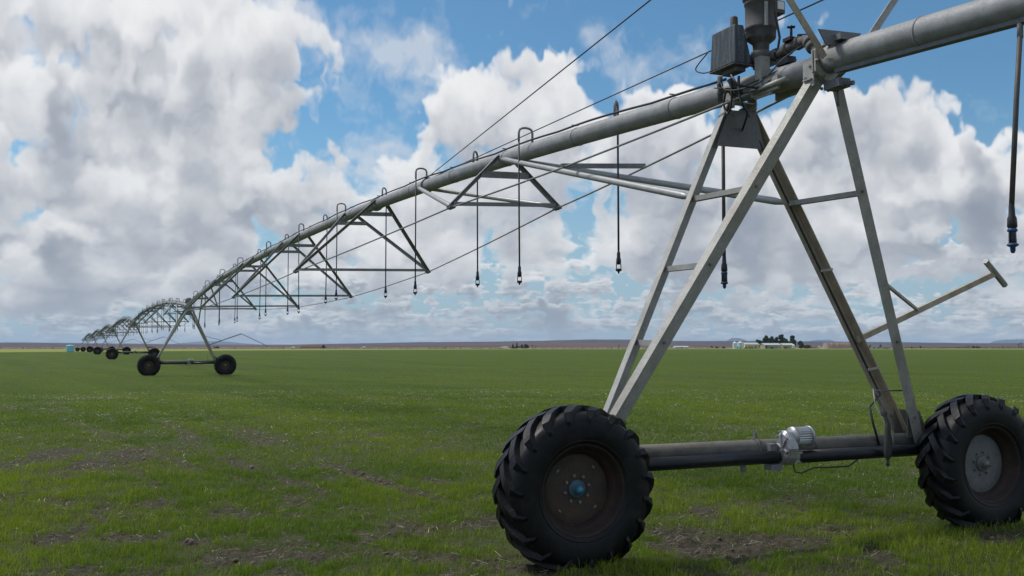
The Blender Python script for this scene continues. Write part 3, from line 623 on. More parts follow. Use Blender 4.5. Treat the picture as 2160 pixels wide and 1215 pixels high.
barn(1566, 1595, 9, 12, 'barn_yellow', 'roof_white', 'pale yellow barn between the grain silos and the trees', DF + 20, 16, doors=((.3, .12, .6, 'barn_grey'), (.75, .14, .7, 'barn_grey')))
barn(1607, 1640, 7.8, 11.2, 'barn_grey', 'roof_white', 'long shed with a white roof and pale sliding door in front of the trees', DF, 16, doors=((.10, .07, .85, 'dark_opening'), (.86, .20, .8, 'door_grey'), (.45, .2, .4, 'dark_opening')))
barn(1646.5, 1668, 7.6, 11, 'barn_grey', 'roof_cream', 'shorter shed with a cream roof just right of the white roofed shed', DF + 4, 14, doors=((.7, .25, .7, 'door_grey'), (.2, .2, .5, 'rust_machine')))
barn(1421, 1449, 2.4, 4.2, 'paint_white', 'roof_white', 'low white building seen left of the farm past the tower leg', DF + 260, 14, doors=((.4, .1, .7, 'door_grey'),), name='low_building')
barn(1056, 1061, 1.6, 2.6, 'paint_white', 'roof_white', 'small white house at the left end of the middle tree clump', DF + 200, 8, doors=((.4, .15, .7, 'door_grey'),), name='farmhouse')
barn(1062.5, 1070, 1.9, 3, 'paint_white', 'roof_white', 'longer white building beside the middle tree clump', DF + 200, 8, doors=((.6, .15, .7, 'door_grey'),), name='low_building')
barn(1836, 1848, 2.2, 9, 'shed_dark', 'shed_dark', 'dark steep roofed shed seen between the right tower legs, left one', DF + 30, 9, doors=((.5, .25, .9, 'paint_white'),), name='shed')
barn(1858, 1870, 2.2, 9, 'shed_dark', 'shed_dark', 'dark steep roofed shed seen against the right tower leg', DF + 30, 9, doors=((.5, .3, .9, 'dark_opening'),), name='shed')
barn(618, 622, 2.0, 2.8, 'paint_white', 'roof_white', 'tiny white building by the brown mound in the left distance', DF + 220, 6, doors=((.5, .2, .7, 'door_grey'),), name='farmhouse')
barn(767, 771, 2.0, 2.8, 'paint_white', 'roof_white', 'tiny white building among bushes left of centre in the distance', DF + 220, 6, doors=((.5, .2, .7, 'door_grey'),), name='farmhouse')
barn(1891, 1902, 1.8, 2.6, 'paint_white', 'roof_white', 'low white roofed building just right of the right tower leg', DF + 160, 8, doors=((.5, .12, .7, 'door_grey'),), name='low_building')
# white hopper and dish beside the farm
x, y, _ = place(1673, DF - 5); t = thing('feed_bin', (x, y, 0)); s = DF / F
MB().lathe([(0, .5 * s), (0.6 * s, 2.4 * s), (7.4 * s, 2.6 * s)], (0, 0, 0), (0, 0, 1), 16).build('bin_shell', 'paint_white', t)
MB().lathe([(7.4 * s, 2.7 * s), (9.6 * s, .4 * s), (9.6 * s, 0)], (0, 0, 0), (0, 0, 1), 16).build('roof', 'paint_white', t)
MB().bar((-2.4 * s, -.4, 4 * s), (-3.6 * s, -.4, 2.2 * s), 1.3, .4).build('chute', 'paint_white', t)
tag(t, 'white feed bin with a pointed top right of the sheds', 'feed bin')
x, y, _ = place(1726.5, DF + 5); t = thing('satellite_dish', (x, y, 0))
MB().tube([(0, 0, 0), (0, 0, 3.2 * s)], .12, 8).build('post', 'door_grey', t)
MB().lathe([(.0, .1), (.15, .7), (.45, 1.15), (.5, 1.15), (.2, .7), (.05, .1)], (0, 0, 3.4 * s), (.3, -.8, .5), 20).build('dish', 'paint_white', t)
tag(t, 'small round white dish on a post right of the farm trees', 'dish')
def lump(name, px, w, h, d, material, label, cat, seed):
    """an uneven earth heap"""
    s = d / F; x0, y0, _ = place(px, d); W = w * s / 2; H = h * s; V_ = []; nx, ny = 60, 14
    for j in range(ny):
        for i in range(nx):
            u_, v_ = i / (nx - 1) * 2 - 1, j / (ny - 1) * 2 - 1
            e = max(0, 1 - abs(u_) ** 6) * max(0, 1 - v_ * v_); e = min(1, e * 1.7) * min(1, (1 - abs(u_)) * 4.5)
            V_.append((u_ * W, v_ * min(W * .5, 14), H * e * (.86 + .28 * random.random() * (1 if 0 < i < nx - 1 else 0)) - .05))
    Fq = [(j * nx + i, j * nx + i + 1, (j + 1) * nx + i + 1, (j + 1) * nx + i) for j in range(ny - 1) for i in range(nx - 1)]
    o = MB().add(V_, Fq, True).build(name, material); o.location = (x0, y0, 0); return tag(o, label, cat)
lump('earth_mound', 1772, 82, 11.5, DF + 60, 'mound_earth', 'long flat topped brown earth mound behind the right legs of the near tower', 'mound', 1)
lump('earth_mound', 660, 62, 6.5, DF + 120, 'rust_machine', 'low reddish brown earth mound in the left middle distance', 'mound', 2)
def tree(px, w, h, d, label, kind='dense', material='leaf_dark', name='tree', base=0, group=None, wide=1.0):
    s = d / F; x0, y0, _ = place(px, d); W = w * s / 2; H = h * s; t = thing(name, (x0, y0, base)); rd = random.Random(int(px * 7 + w * 13))
    tb = MB().tube([(0, 0, 0), (W * .05, 0, H * .3), (-W * .04, .1, H * .6), (0, 0, H * .85)], [H * .035, H * .028, H * .018, H * .006], 7)
    for k in range(5):
        a = rd.uniform(0, 6.28); z0 = H * rd.uniform(.25, .6); tb.tube([(0, 0, z0), (math.cos(a) * W * .5, math.sin(a) * W * .5, z0 + H * .18)], [H * .012, H * .004], 5)
    tb.build('trunk', 'trunk_bark', t)
    mb = MB(); nclump = 20 if h > 6 else 9
    cl = []
    for k in range(nclump):
        zz = rd.uniform(.16, .93); env = (math.sin(math.pi * min(1, zz * .82 + .12)) ** .7) if kind == 'dense' else ((1 - zz) * 1.05 + .08 if kind == 'cone' else math.sin(math.pi * zz) ** .45)
        a = rd.uniform(0, 6.28); rr_ = W * env * rd.uniform(.35, .8); cl.append((math.cos(a) * rr_, math.sin(a) * rr_, H * zz, W * rd.uniform(.28, .48) * (.5 + .5 * env), H * rd.uniform(.08, .15)))
    per = 210 if h > 6 else 80; ls = max(.22, H * .045)
    for (cx, cy, cz, cr, ch) in cl:
        for k in range(per):
            v_ = Vector((rd.gauss(0, 1), rd.gauss(0, 1), rd.gauss(0, 1))).normalized() * rd.uniform(.55, 1.08)
            c_ = Vector((cx + v_.x * cr, cy + v_.y * cr, min(H, max(H * .06, cz + v_.z * ch)))); e = Euler((rd.uniform(0, 6.3), rd.uniform(0, 6.3), rd.uniform(0, 6.3))).to_matrix(); l = ls * rd.uniform(.6, 1.4)
            mb.add([c_ + e @ Vector((-l, -l * .6, 0)), c_ + e @ Vector((l, -l * .5, 0)), c_ + e @ Vector((l * .2, l, 0))], [(0, 1, 2)])
    mb.build('crown', material, t)
    return tag(t, label, 'tree', group)
farm = [(1598.5, 16, 19, 'dense', 'round dark tree at the left end of the farm trees'), (1606, 12, 16, 'dense', 'low dark tree filling in behind the left end of the white roofed shed'), (1614.5, 13, 27, 'dense', 'tall pointed tree behind the left part of the white roofed shed'),
        (1626, 14, 27, 'dense', 'tall dark tree behind the middle of the white roofed shed'), (1637, 14, 24, 'dense', 'broad dark tree between the two tallest farm trees'), (1648, 17, 29, 'dense', 'tallest dark tree of the farm group, behind the gap between sheds'),
        (1657, 11, 21, 'dense', 'dark tree just right of the tallest farm tree'), (1664, 14, 16, 'dense', 'low dark tree behind the cream roofed shed'), (1671.5, 12, 27, 'column', 'tall narrow tree at the right end of the farm trees'),
        (1688.5, 16, 16, 'dense', 'round dark tree standing apart right of the white feed bin')]
for i, (px, w, h, k, lb) in enumerate(farm): tree(px, w, h, DF + 24 + (i % 3) * 7 + (0 if i != 9 else -10), lb, k, group='trees round the farm')
tree(1702, 18, 8, DF + 10, 'low olive bush right of the round dark farm tree', 'dense', 'leaf_olive', 'bush')
midt = [(1082, 5, 9.5, 'cone', 'pointed tree at the left of the middle clump'), (1090.5, 6, 12, 'cone', 'tallest pointed tree of the middle clump'), (1101, 6, 8, 'dense', 'small tree inside the middle clump right of the pointed ones'), (1108, 5, 9.5, 'dense', 'second tallest tree toward the right of the middle clump'), (1112, 6, 8, 'dense', 'last rounded tree at the right end of the middle clump')]
for (px, w, h, k, lb) in midt: tree(px, w, h, DF + 60, lb, k, group='trees of the middle clump')
for (px, w, h, lb) in ((1085, 20, 4.6, 'low dark hedge under the pointed trees'), (1104, 26, 5.4, 'wide dark hedge at the right of the middle clump')): tree(px, w, h, DF + 50, lb, 'dense', 'leaf_dark', 'hedge')
for (px, w, h, lb) in ((683, 6, 7, 'lone round dark bush standing on the left skyline'), (457, 16, 4.5, 'low dark shrub row just right of the second tower leg'), (2051, 9, 5.5, 'left half of the grey green tree pair at the far right'), (2061, 10, 5.5, 'right half of the grey green tree pair at the far right'),
                       (1940, 5, 5.5, 'small grey tree on the right horizon nearest the tower leg'), (1921, 4, 3.6, 'tiny grey bush on the right horizon'), (1500.5, 7, 5, 'rounded grey bush left of the silos'), (1512, 8, 5, 'row of thin grey shrubs between the rounded bush and the silos'), (1526, 7, 4.5, 'thin grey shrub closest to the silos'), (317, 22, 4, 'dark hedge behind the second and third towers')):
    tree(px, w, h, DF + 90, lb, 'dense', 'leaf_grey', 'bush')
# scrub that nobody could count along the field edge
def scrub(name, label, px0, px1, d, hmin, hmax, count, material, seed):
    rd = random.Random(seed); mb = MB(); s = d / F
    for k in range(count):
        px = rd.uniform(px0, px1); x0 = (px - 1080) * s; y0 = d + rd.uniform(-8, 25); h = rd.uniform(hmin, hmax) * s * (1 if rd.random() < .9 else 1.6); w = h * rd.uniform(.8, 2.2)
        for j in range(14):
            c_ = Vector((x0 + rd.gauss(0, .5) * w, y0 + rd.gauss(0, .5) * w, abs(rd.gauss(0, .45)) * h)); l = h * rd.uniform(.15, .4); e = Euler((rd.uniform(0, 6.3), rd.uniform(0, 6.3), 0)).to_matrix()
            mb.add([c_ + e @ Vector((-l, -l * .6, 0)), c_ + e @ Vector((l, -l * .5, 0)), c_ + e @ Vector((l * .2, l, 0))], [(0, 1, 2)])
    o = mb.build(name, material); tag(o, label, 'scrub', kind='stuff')
scrub('scrub', 'brown scrub along the left edge of the field', -300, 1060, DF + 60, .5, 1.8, 1500, 'brush_brown', 4)
scrub('scrub', 'dark brown scrub along the right edge of the field', 1700, 2500, DF + 130, .8, 2.6, 900, 'brush_brown', 5)
scrub('scrub', 'sparse grey scrub in the middle distance', 1115, 1540, DF + 110, .4, 1.6, 500, 'leaf_grey', 6)
# parked farm machinery by the yellow barn, drawn small
for (px, lb) in ((1572.5, 'reddish farm implement parked before the left half of the yellow barn'), (1584.5, 'reddish farm implement parked before the right half of the yellow barn')):
    x, y, _ = place(px, DF - 6); t = thing('farm_implement', (x, y, 0))
    MB().bar((-1.2, 0, .9), (1.2, 0, .9), .35, .3).bar((-.9, 0, .9), (-.1, 0, 2.0), .2).bar((-.1, 0, 2.0), (1.1, 0, 1.0), .2).build('frame', 'rust_machine', t)
    for sx in (-.8, .8): MB().lathe([(-.12, .0), (-.12, .5), (.12, .5), (.12, .0)], (sx, 0, .5), (0, 1, 0), 14).build('wheel', 'tyre_rubber', t)
    tag(t, lb, 'implement', 'implements by the yellow barn')
def pole(px, h, d, label, arms=1):
    s = d / F; x0, y0, _ = place(px, d); t = thing('power_pole', (x0, y0, 0)); H = h * s
    MB().tube([(0, 0, 0), (0, 0, H)], [.28, .2], 6).build('pole', 'wood_pole', t)
    for k in range(arms): MB().bar((-1.5, 0, H * (.88 - .16 * k)), (1.5, 0, H * (.88 - .16 * k)), .25, .25).build('crossarm', 'wood_pole', t)
    tag(t, label, 'power pole', 'power poles on the horizon')
for (px, h, lb, a) in ((1123, 7, 'power pole just right of the middle tree clump', 1), (1130, 5, 'short power pole further right of the middle tree clump', 1), (1305, 8, 'power pole on the horizon left of the near tower leg', 1), (2147, 10, 'left power pole of the far right pair', 1), (2152, 13, 'taller right power pole of the far right pair', 2), (2040, 6, 'power pole near the grey green tree pair', 1)):
    pole(px, h, DF + 140, lb, a)

# ------------------------------------------------------------------ irrigation machine
YAW = .40545; O1 = Vector((2.4264, 8.6124, 0)); L0 = 53.88; BW = 2.118; RT = .640; HP = 4.06; PR = .11
def pipe_z(v): 
    t = min(max(v / L0, 0), 1); return HP + .78 * (1 - abs(2 * t - 1) ** 2.5) if 0 <= v <= L0 else HP + .075 * v

# ---- wheel: built about its axle centre, axle along +y (into the scene), outer face towards -y
def carcass():
    pr = [(-.150, .335), (-.172, .36), (-.186, .41), (-.190, .47), (-.184, .53), (-.166, .572), (-.13, .588), (-.06, .596), (0, .598), (.06, .596), (.13, .588), (.166, .572), (.184, .53), (.190, .47), (.186, .41), (.172, .36), (.150, .335)]
    mb = MB().lathe(pr, (0, 0, 0), (0, 1, 0), 72)
    # raised rings on the sidewall
    for sg in (-1, 1):
        mb.lathe([(sg * .176, .372), (sg * .183, .378), (sg * .180, .385)], (0, 0, 0), (0, 1, 0), 72)
    # 21 lugs a side, curved from the shoulder to past the centre line
    nl = 19
    for sg in (-1, 1):
        for k in range(nl):
            a0 = 2 * math.pi * (k + (.5 if sg > 0 else 0)) / nl; rows = []
            for j in range(8):
                t = j / 7; y = sg * (.190 - .205 * t); da = .36 * t ** 1.1          # sweeps forward to the middle
                base = .56 if t < .08 else .585 + .010 * t; 
                top = .612 + .028 * min(1, (t - .14) * 3)
                if t == 0: base, top = .52, .545; y = sg * .192
                wv = .012 if t == 0 else (.026 if t < .16 else .034 - .004 * t)
                rows.append((y, a0 - da, base, top, wv))
            vs = []
            for (y, a, b_, tp, wv) in rows:
                for (r_, w_) in ((b_ - .01, wv * 1.25), (tp, wv), (tp, -wv), (b_ - .01, -wv * 1.25)):
                    an = a + w_ / r_ * (1.0); vs.append((r_ * math.cos(an), y + (w_ * .45 * sg * -1), r_ * math.sin(an)))
            fs = []
            for j in range(7):
                for e in range(3): fs.append((j * 4 + e, j * 4 + e + 1, (j + 1) * 4 + e + 1, (j + 1) * 4 + e))
            fs += [(0, 3, 2, 1), (28, 29, 30, 31)]
            mb.add(vs, fs)
    return mb
TYRE = carcass()
def make_wheel(parent, u, rim_m, disc_m, hub_m, cap_m, spin=0.):
    w = bpy.data.objects.new('wheel', None); C.objects.link(w); w.parent = parent; w.location = (u, 0, RT - .022); w.rotation_euler = (0, spin, 0); w.empty_display_size = .2
    ty = MB(); ty.Fc = TYRE.Fc; ty.S = TYRE.S; c_, s_ = math.cos(spin), math.sin(spin)
    for (x, y, z) in TYRE.V:                     # the weight of the machine presses the bottom flat and bulges the sides a little
        X, Z = c_ * x + s_ * z, -s_ * x + c_ * z
        if Z < -.50: y *= 1 + .10 * min(1, (-.50 - Z) / .08)
        if Z < -.560: Z = -.560 + (Z + .560) * .12
        ty.V.append((c_ * X - s_ * Z, y, s_ * X + c_ * Z))
    ty.build('tyre', 'tyre_rubber', w)
    MB().lathe([(-.155, .352), (-.165, .352), (-.165, .345), (-.150, .332), (-.105, .318), (-.085, .300), (-.060, .272), (.05, .272), (.085, .30), (.15, .33), (.165, .352)], (0, 0, 0), (0, 1, 0), 60).build('rim', rim_m, w)
    # dished disc with small notches near its edge
    d = MB().lathe([(-.028, .271), (-.034, .262), (-.034, .20), (-.040, .15), (-.036, .11), (-.036, .0)], (0, 0, 0), (0, 1, 0), 48)
    d.build('disc', disc_m, w)
    hub = MB().lathe([(-.036, .072), (-.052, .070), (-.057, .060), (-.062, .038), (-.095, .036), (-.100, .030), (-.100, 0)], (0, 0, 0), (0, 1, 0), 24).build('hub', hub_m, w)
    MB().lathe([(-.100, .024), (-.112, .022), (-.114, 0)], (0, 0, 0), (0, 1, 0), 16).build('hub_cap', cap_m, w)
    for k in range(8):
        a = 2 * math.pi * (k + .5) / 8
        MB().lathe([(-.034, .013), (-.050, .013), (-.050, .007), (-.060, .007), (-.060, 0)], (math.cos(a) * .104, 0, math.sin(a) * .104), (0, 1, 0), 6, smooth=False).build('wheel_bolt', 'bolt_steel', w)
    nt = MB()
    for k in range(4):
        a = math.pi / 4 + k * math.pi / 2 + .2; c_ = Vector((math.cos(a) * .215, -.037, math.sin(a) * .215)); tn = Vector((-math.sin(a), 0, math.cos(a)))
        nt.bar(c_ - tn * .012, c_ + tn * .012, .010, .012)
    nt.build('disc_slots', 'bolt_steel', w)
    return w

LEGS = {'A': ((-1.60, .26, 1.12), (-.05, -.40, 3.94), (-1, -1)), 'B': ((-1.56, .41, 1.18), (-.10, .73, 3.96), (-1, 1)), 'C': ((1.55, .41, .945), (.07, .73, 3.97), (1, 1)), 'D': ((1.60, .26, .89), (.13, -.40, 3.92), (1, -1))}
def leg_at(k, z):
    a, b_ = Vector(LEGS[k][0]), Vector(LEGS[k][1]); return a + (b_ - a) * ((z - a.z) / (b_.z - a.z))
def lprism(mb, a, b_, cu, cv, w, h, t=.009):
    """angle iron with one flange facing u (side cu) and the other facing v (side cv)"""
    a, b_ = Vector(a), Vector(b_); d = (b_ - a).normalized(); U = Vector((1, 0, 0)); U = (U - d * U.dot(d)).normalized(); Vv = d.cross(U); 
    if Vv.y < 0: Vv = -Vv
    pr = [(0, 0), (w, 0), (w, t), (t, t), (t, h), (0, h)]          # from the corner inward
    pts = [(cu * (w / 2 - p[0]), cv * (h / 2 - p[1])) for p in pr]
    vs = [a + U * x + Vv * y for x, y in pts] + [b_ + U * x + Vv * y for x, y in pts]; k = 6
    fs = [(i, (i + 1) % k, k + (i + 1) % k, k + i) for i in range(k)] + [tuple(range(k))[::-1], tuple(range(k, 2 * k))]
    mb.add(vs, fs); return mb
def bolt(mb, p, n_, r=.014, l=.02):
    return mb.lathe([(0, r), (l * .6, r), (l * .6, r * .6), (l, r * .6), (l, 0)], p, n_, 6, smooth=False)

def make_tower(first=True):
    T = thing('drive_tower', (0, 0, 0))
    for k, (a, b_, (cu, cv)) in LEGS.items():
        a = Vector(a); b_ = Vector(b_); low = a + (b_ - a) * (-.085 if k in 'AB' else -.02); mb = MB(); wd = .105
        lprism(mb, low, b_, cu, cv, wd, .095)
        o = mb.build('leg', 'weathered_steel' if k == 'C' else 'leg_steel', T)
        d = (b_ - a).normalized()
        for z in ((3.03, 2.38, 1.74) if k in 'AB' else (3.05, 1.75, 1.05)):
            p = leg_at(k, z); bolt(MB(), p + Vector((0, -.05 if cv < 0 else .03, 0)), (0, -1, 0)).build('leg_bolt', 'bolt_steel', o)
        bolt(MB(), b_ + Vector((0, -.06, -.1)), (0, -1, 0)).build('leg_bolt', 'bolt_steel', o)
    # feet plates where the legs meet the beam
    for sg in (-1, 1):
        ft = MB(); y0 = .335
        for yy in (.25, .42):
            ft.add([(sg * 1.50, yy, .86), (sg * 1.78, yy, .84), (sg * 1.66, yy, 1.10), (sg * 1.52, yy, 1.12), (sg * 1.50, yy + .008, .86), (sg * 1.78, yy + .008, .84), (sg * 1.66, yy + .008, 1.10), (sg * 1.52, yy + .008, 1.12)],
                   [(0, 1, 2, 3), (7, 6, 5, 4), (0, 4, 5, 1), (1, 5, 6, 2), (2, 6, 7, 3), (3, 7, 4, 0)])
        ft.build('foot_plate', 'beam_steel', T)
    for (k1, z1, k2, z2) in (('B', 3.035, 'A', 3.02), ('B', 2.385, 'A', 2.38), ('B', 1.745, 'A', 1.73), ('C', 3.06, 'D', 3.04)):
        a, b_ = leg_at(k1, z1), leg_at(k2, z2); d = (b_ - a).normalized()
        MB().angle(a + d * .0 + Vector((0, .0, 0)), b_, .060, .006, 1, -1, h=.045).build('leg_brace', 'leg_steel', T)
    # plate between the rear pair of legs, under the pipe
    gp = MB(); y0, y1 = .665, .673
    out = [(-.16, 3.90), (.14, 3.91), (.235, 3.56), (-.31, 3.555)]
    gp.add([(x, y0, z) for x, z in out] + [(x, y1, z) for x, z in out], [(0, 1, 2, 3), (7, 6, 5, 4), (0, 4, 5, 1), (1, 5, 6, 2), (2, 6, 7, 3), (3, 7, 4, 0)])
    gp.build('gusset_plate', 'dark_plate', T)
    # saddles that carry the pipe on the two leg pairs
    for y_ in (-.40, .70):
        sd = MB(); zt = HP + (.0 if y_ < 0 else .06)
        sd.bar((-.15, y_, zt - PR - .03), (.15, y_, zt - PR - .03), .10, .012); 
        for sx in (-1, 1):
            sd.bar((sx * .125, y_, zt - PR - .09), (sx * .125, y_, zt + .02), .012, .13, (0, 1, 0))
            bolt(sd, (sx * .131, y_ - .03, zt - .03), (sx, 0, 0)); bolt(sd, (sx * .131, y_ + .03, zt - .12), (sx, 0, 0))
        sd.build('pipe_saddle', 'leg_steel', T)
    # base beam, its rings, the drive shafts in their black covers, the centre gear motor
    bz, bv = .815, .335
    beam = MB().lathe([(-1.95, .0), (-1.95, .075), (1.95, .075), (1.95, 0)], (0, bv, bz), (1, 0, 0), 24).build('base_beam', 'beam_steel', T)
    for x in (-.17, .45, .47): MB().lathe([(-.01, .078), (-.01, .086), (.012, .086), (.012, .078)], (x, bv, bz), (1, 0, 0), 24).build('beam_ring', 'beam_steel', beam)
    MB().bar((-.17, bv, bz + .08), (-.17, bv, bz + .14), .02, .03).bar((-.36, bv - .08, bz - .09), (-.36, bv - .08, bz - .19), .03, .04).build('beam_bracket', 'dark_plate', beam)
    sy, sz_ = .215, .735
    for (x0, x1) in ((-1.86, -.02), (.19, 1.86)):
        sh = MB().lathe([(0, .0), (0, .056), (x1 - x0, .056), (x1 - x0, 0)], (x0, sy, sz_), (1, 0, .006), 20); sh.build('drive_shaft_cover', 'black_plastic', T)
    MB().tube([(-1.9, sy, sz_), (1.9, sy, sz_ + .01)], .018, 8).build('drive_shaft', 'bolt_steel', T)
    g = MB(); gc = Vector((.03, sy - .01, sz_ + .085))
    outl = []
    for i in range(22):
        a = 2 * math.pi * i / 22; rz = .155 if math.sin(a) > 0 else .15; outl.append((math.cos(a) * .098 * (1.05 if i % 2 else 1), math.sin(a) * rz))
    x0, x1 = .0, .10; k = len(outl)
    for (xx, sc_) in ((-.01, .80), (.012, 1.0), (.085, 1.0), (.10, .85)): g.V += [(xx + gc.x, gc.y + a * sc_, gc.z + b_ * sc_) for a, b_ in outl]
    for j in range(3):
        for i in range(k):
            i2 = (i + 1) % k; g.Fc.append((j * k + i, j * k + i2, (j + 1) * k + i2, (j + 1) * k + i)); g.S.append(False)
    g.Fc.append(tuple(range(k))[::-1]); g.S.append(False); g.Fc.append(tuple(range(3 * k, 4 * k))); g.S.append(False)
    for i in range(6):
        a = 2 * math.pi * i / 6 + .3; p0 = Vector((gc.x - .012, gc.y, gc.z)); g.bar(p0, p0 + Vector((-.002, math.cos(a) * .075, math.sin(a) * .115)), .014, .012)
    for (yy, zz) in ((-.07, .09), (.06, .10), (-.085, -.02), (.0, -.13), (.07, -.06), (.02, .145)): bolt(g, (gc.x - .008, gc.y + yy, gc.z + zz), (-1, 0, 0), .012, .02)
    gear = g.build('centre_gearbox', 'cast_aluminium', T)
    rib = [(0, .02)] ; mo = MB(); mc = Vector((.115, sy - .03, sz_ + .185)); nn = 48
    sect = [(.082 if i % 2 else .075) for i in range(nn)]
    for xx in (0., .17): mo.V += [(mc.x + xx, mc.y + math.cos(2 * math.pi * i / nn) * sect[i], mc.z + math.sin(2 * math.pi * i / nn) * sect[i]) for i in range(nn)]
    for i in range(nn): mo.Fc.append((i, (i + 1) % nn, nn + (i + 1) % nn, nn + i)); mo.S.append(False)
    motor = mo.build('drive_motor', 'ribbed_aluminium', T)
    MB().lathe([(-.01, .0), (-.01, .084), (.014, .088), (.014, .076)], mc, (1, 0, 0), 32).lathe([(.165, .081), (.165, .089), (.183, .089), (.190, .081), (.194, 0)], mc, (1, 0, 0), 32).build('motor_end_cap', 'cast_aluminium', motor)
    MB().bar((.02, bv - .02, bz + .02), (.02, bv - .02, bz - .20), .14, .012, (1, 0, 0)).box((-.07, sy + .04, sz_ + .05), (.07, .10, .15)).box((-.07, sy, sz_ - .075), (.12, .10, .05)).build('motor_mount', 'dark_plate', T)
    MB().box((.17, sy, sz_ + .02), (.09, .09, .06)).box((.17, sy - .01, sz_ - .03), (.08, .06, .03)).build('shaft_coupling', 'cast_aluminium', T)
    MB().tube([(.12, sy - .03, sz_ - .05), (.125, sy - .05, sz_ - .12), (.19, sy - .05, sz_ - .135), (.33, sy - .05, sz_ - .095), (.52, sy - .05, sz_ - .10), (.72, sy - .05, sz_ - .10), (.84, sy - .03, sz_ - .05)], .007, 8).build('motor_cable', 'cable_black', T)
    # wheel gearboxes
    for sg in (-1, 1):
        MB().lathe([(-.0, 0), (-.0, .09), (.03, .12), (.15, .12), (.17, .07), (.24, .06), (.24, 0)], (sg * BW, .02, RT - .022), (0, 1, 0), 20).box((sg * (BW - .12), .26, .72), (.34, .12, .16)).build('wheel_gearbox', 'dark_plate', T)
    if first:
        make_wheel(T, -BW, 'rim_rust', 'disc_dull', 'hub_blue', 'hub_cap', .15); make_wheel(T, BW, 'rim_rust', 'disc_pale', 'disc_pale', 'bolt_steel', .6)
    else:
        make_wheel(T, -BW, 'rim_rust', 'disc_dull', 'disc_pale', 'bolt_steel', .4); make_wheel(T, BW, 'rim_rust', 'disc_dull', 'disc_pale', 'bolt_steel', .1)
    # outrigger arm on the right side
    pc = leg_at('C', 1.77); arm_end = Vector((3.10, .60, 2.47))
    arm = MB().bar(pc, arm_end, .035, .055).build('outrigger_arm', 'weathered_steel' if first else 'strut_steel', T)
    d = (arm_end - pc).normalized()
    if first: MB().tube([arm_end + Vector((-.17, -.03, .12)), arm_end + Vector((.17, .03, -.12))], .032, 6, smooth=False).build('arm_head', 'leg_steel', arm)
    else: MB().tube([arm_end, arm_end + Vector((1.55, .15, -.72)), arm_end + Vector((1.60, .15, -.80))], .022, 6).build('arm_extension', 'strut_steel', arm)
    jp = pc + d * ((1.966 - pc.x) / d.x)
    MB().bar(leg_at('D', 2.32), jp, .026, .026).build('arm_brace', 'leg_steel', arm)
    # bent rod between the right legs
    q1, q2 = leg_at('D', 1.30), Vector((1.13, .27, 1.30))
    MB().tube([q1, q2 + Vector((.02, 0, .0)), q2, q2 + Vector((-.005, 0, -.03))] if first else [q1, q2, Vector((1.13, .27, .86))], .007, 8).build('bent_rod', 'dark_plate', T)
    return T
TW1 = make_tower(True)
TW1.location = O1; TW1.rotation_euler = (0, 0, YAW)
tag(TW1, 'nearest wheeled drive tower with four steel legs, filling the right of the picture', 'irrigation tower', 'drive towers of the irrigation line')
# power lead strapped down the rear right leg of the near tower
cab = []
for z in np.linspace(3.9, 1.25, 14): 
    p = leg_at('C', z); cab.append(p + Vector((-.055, -.02, 0)))
cab += [Vector((1.10, .30, 1.15)), Vector((1.11, .27, 1.0)), Vector((1.16, .25, .80))]
MB().tube(cab, .011, 8).build('power_lead', 'cable_black', TW1)
for z in (3.05, 2.43, 1.50):
    p = leg_at('C', z); MB().bar(p + Vector((-.075, -.052, -.01)), p + Vector((.06, -.052, .01)), .012, .022).build('cable_clamp', 'leg_steel', TW1)
TW2 = make_tower(False)
X2 = Vector((-math.sin(YAW), math.cos(YAW), 0))
TOW = [(O1.x, O1.y, 0, YAW)]
TOW += [(O1.x + X2.x * L0, O1.y + X2.y * L0, 0), (-40.4, 106.8, .30), (-62.4, 156.2, .42), (-84.3, 205.2, .52), (-106.8, 254.6, .36), (-129.5, 303.6, .17)]
def yaw_of(a, b_): return math.atan2(-(b_[0] - a[0]), b_[1] - a[1])
LB = ['second drive tower in the line, whose two wheels stand left of centre', 'third drive tower, its wheels half hidden behind the second', 'fourth drive tower, left of the third along the line', 'fifth drive tower, seen small beyond the fourth', 'sixth drive tower, second from the far end of the line', 'last and smallest drive tower, beside the pale water tank']
for i in range(1, 7):
    a = TOW[i]; o = TW2 if i == 1 else copy_tree(TW2)
    o.location = (a[0], a[1], a[2]); o.rotation_euler = (0, 0, yaw_of(TOW[i - 1], a))
    tag(o, LB[i - 1], 'irrigation tower', 'drive towers of the irrigation line')

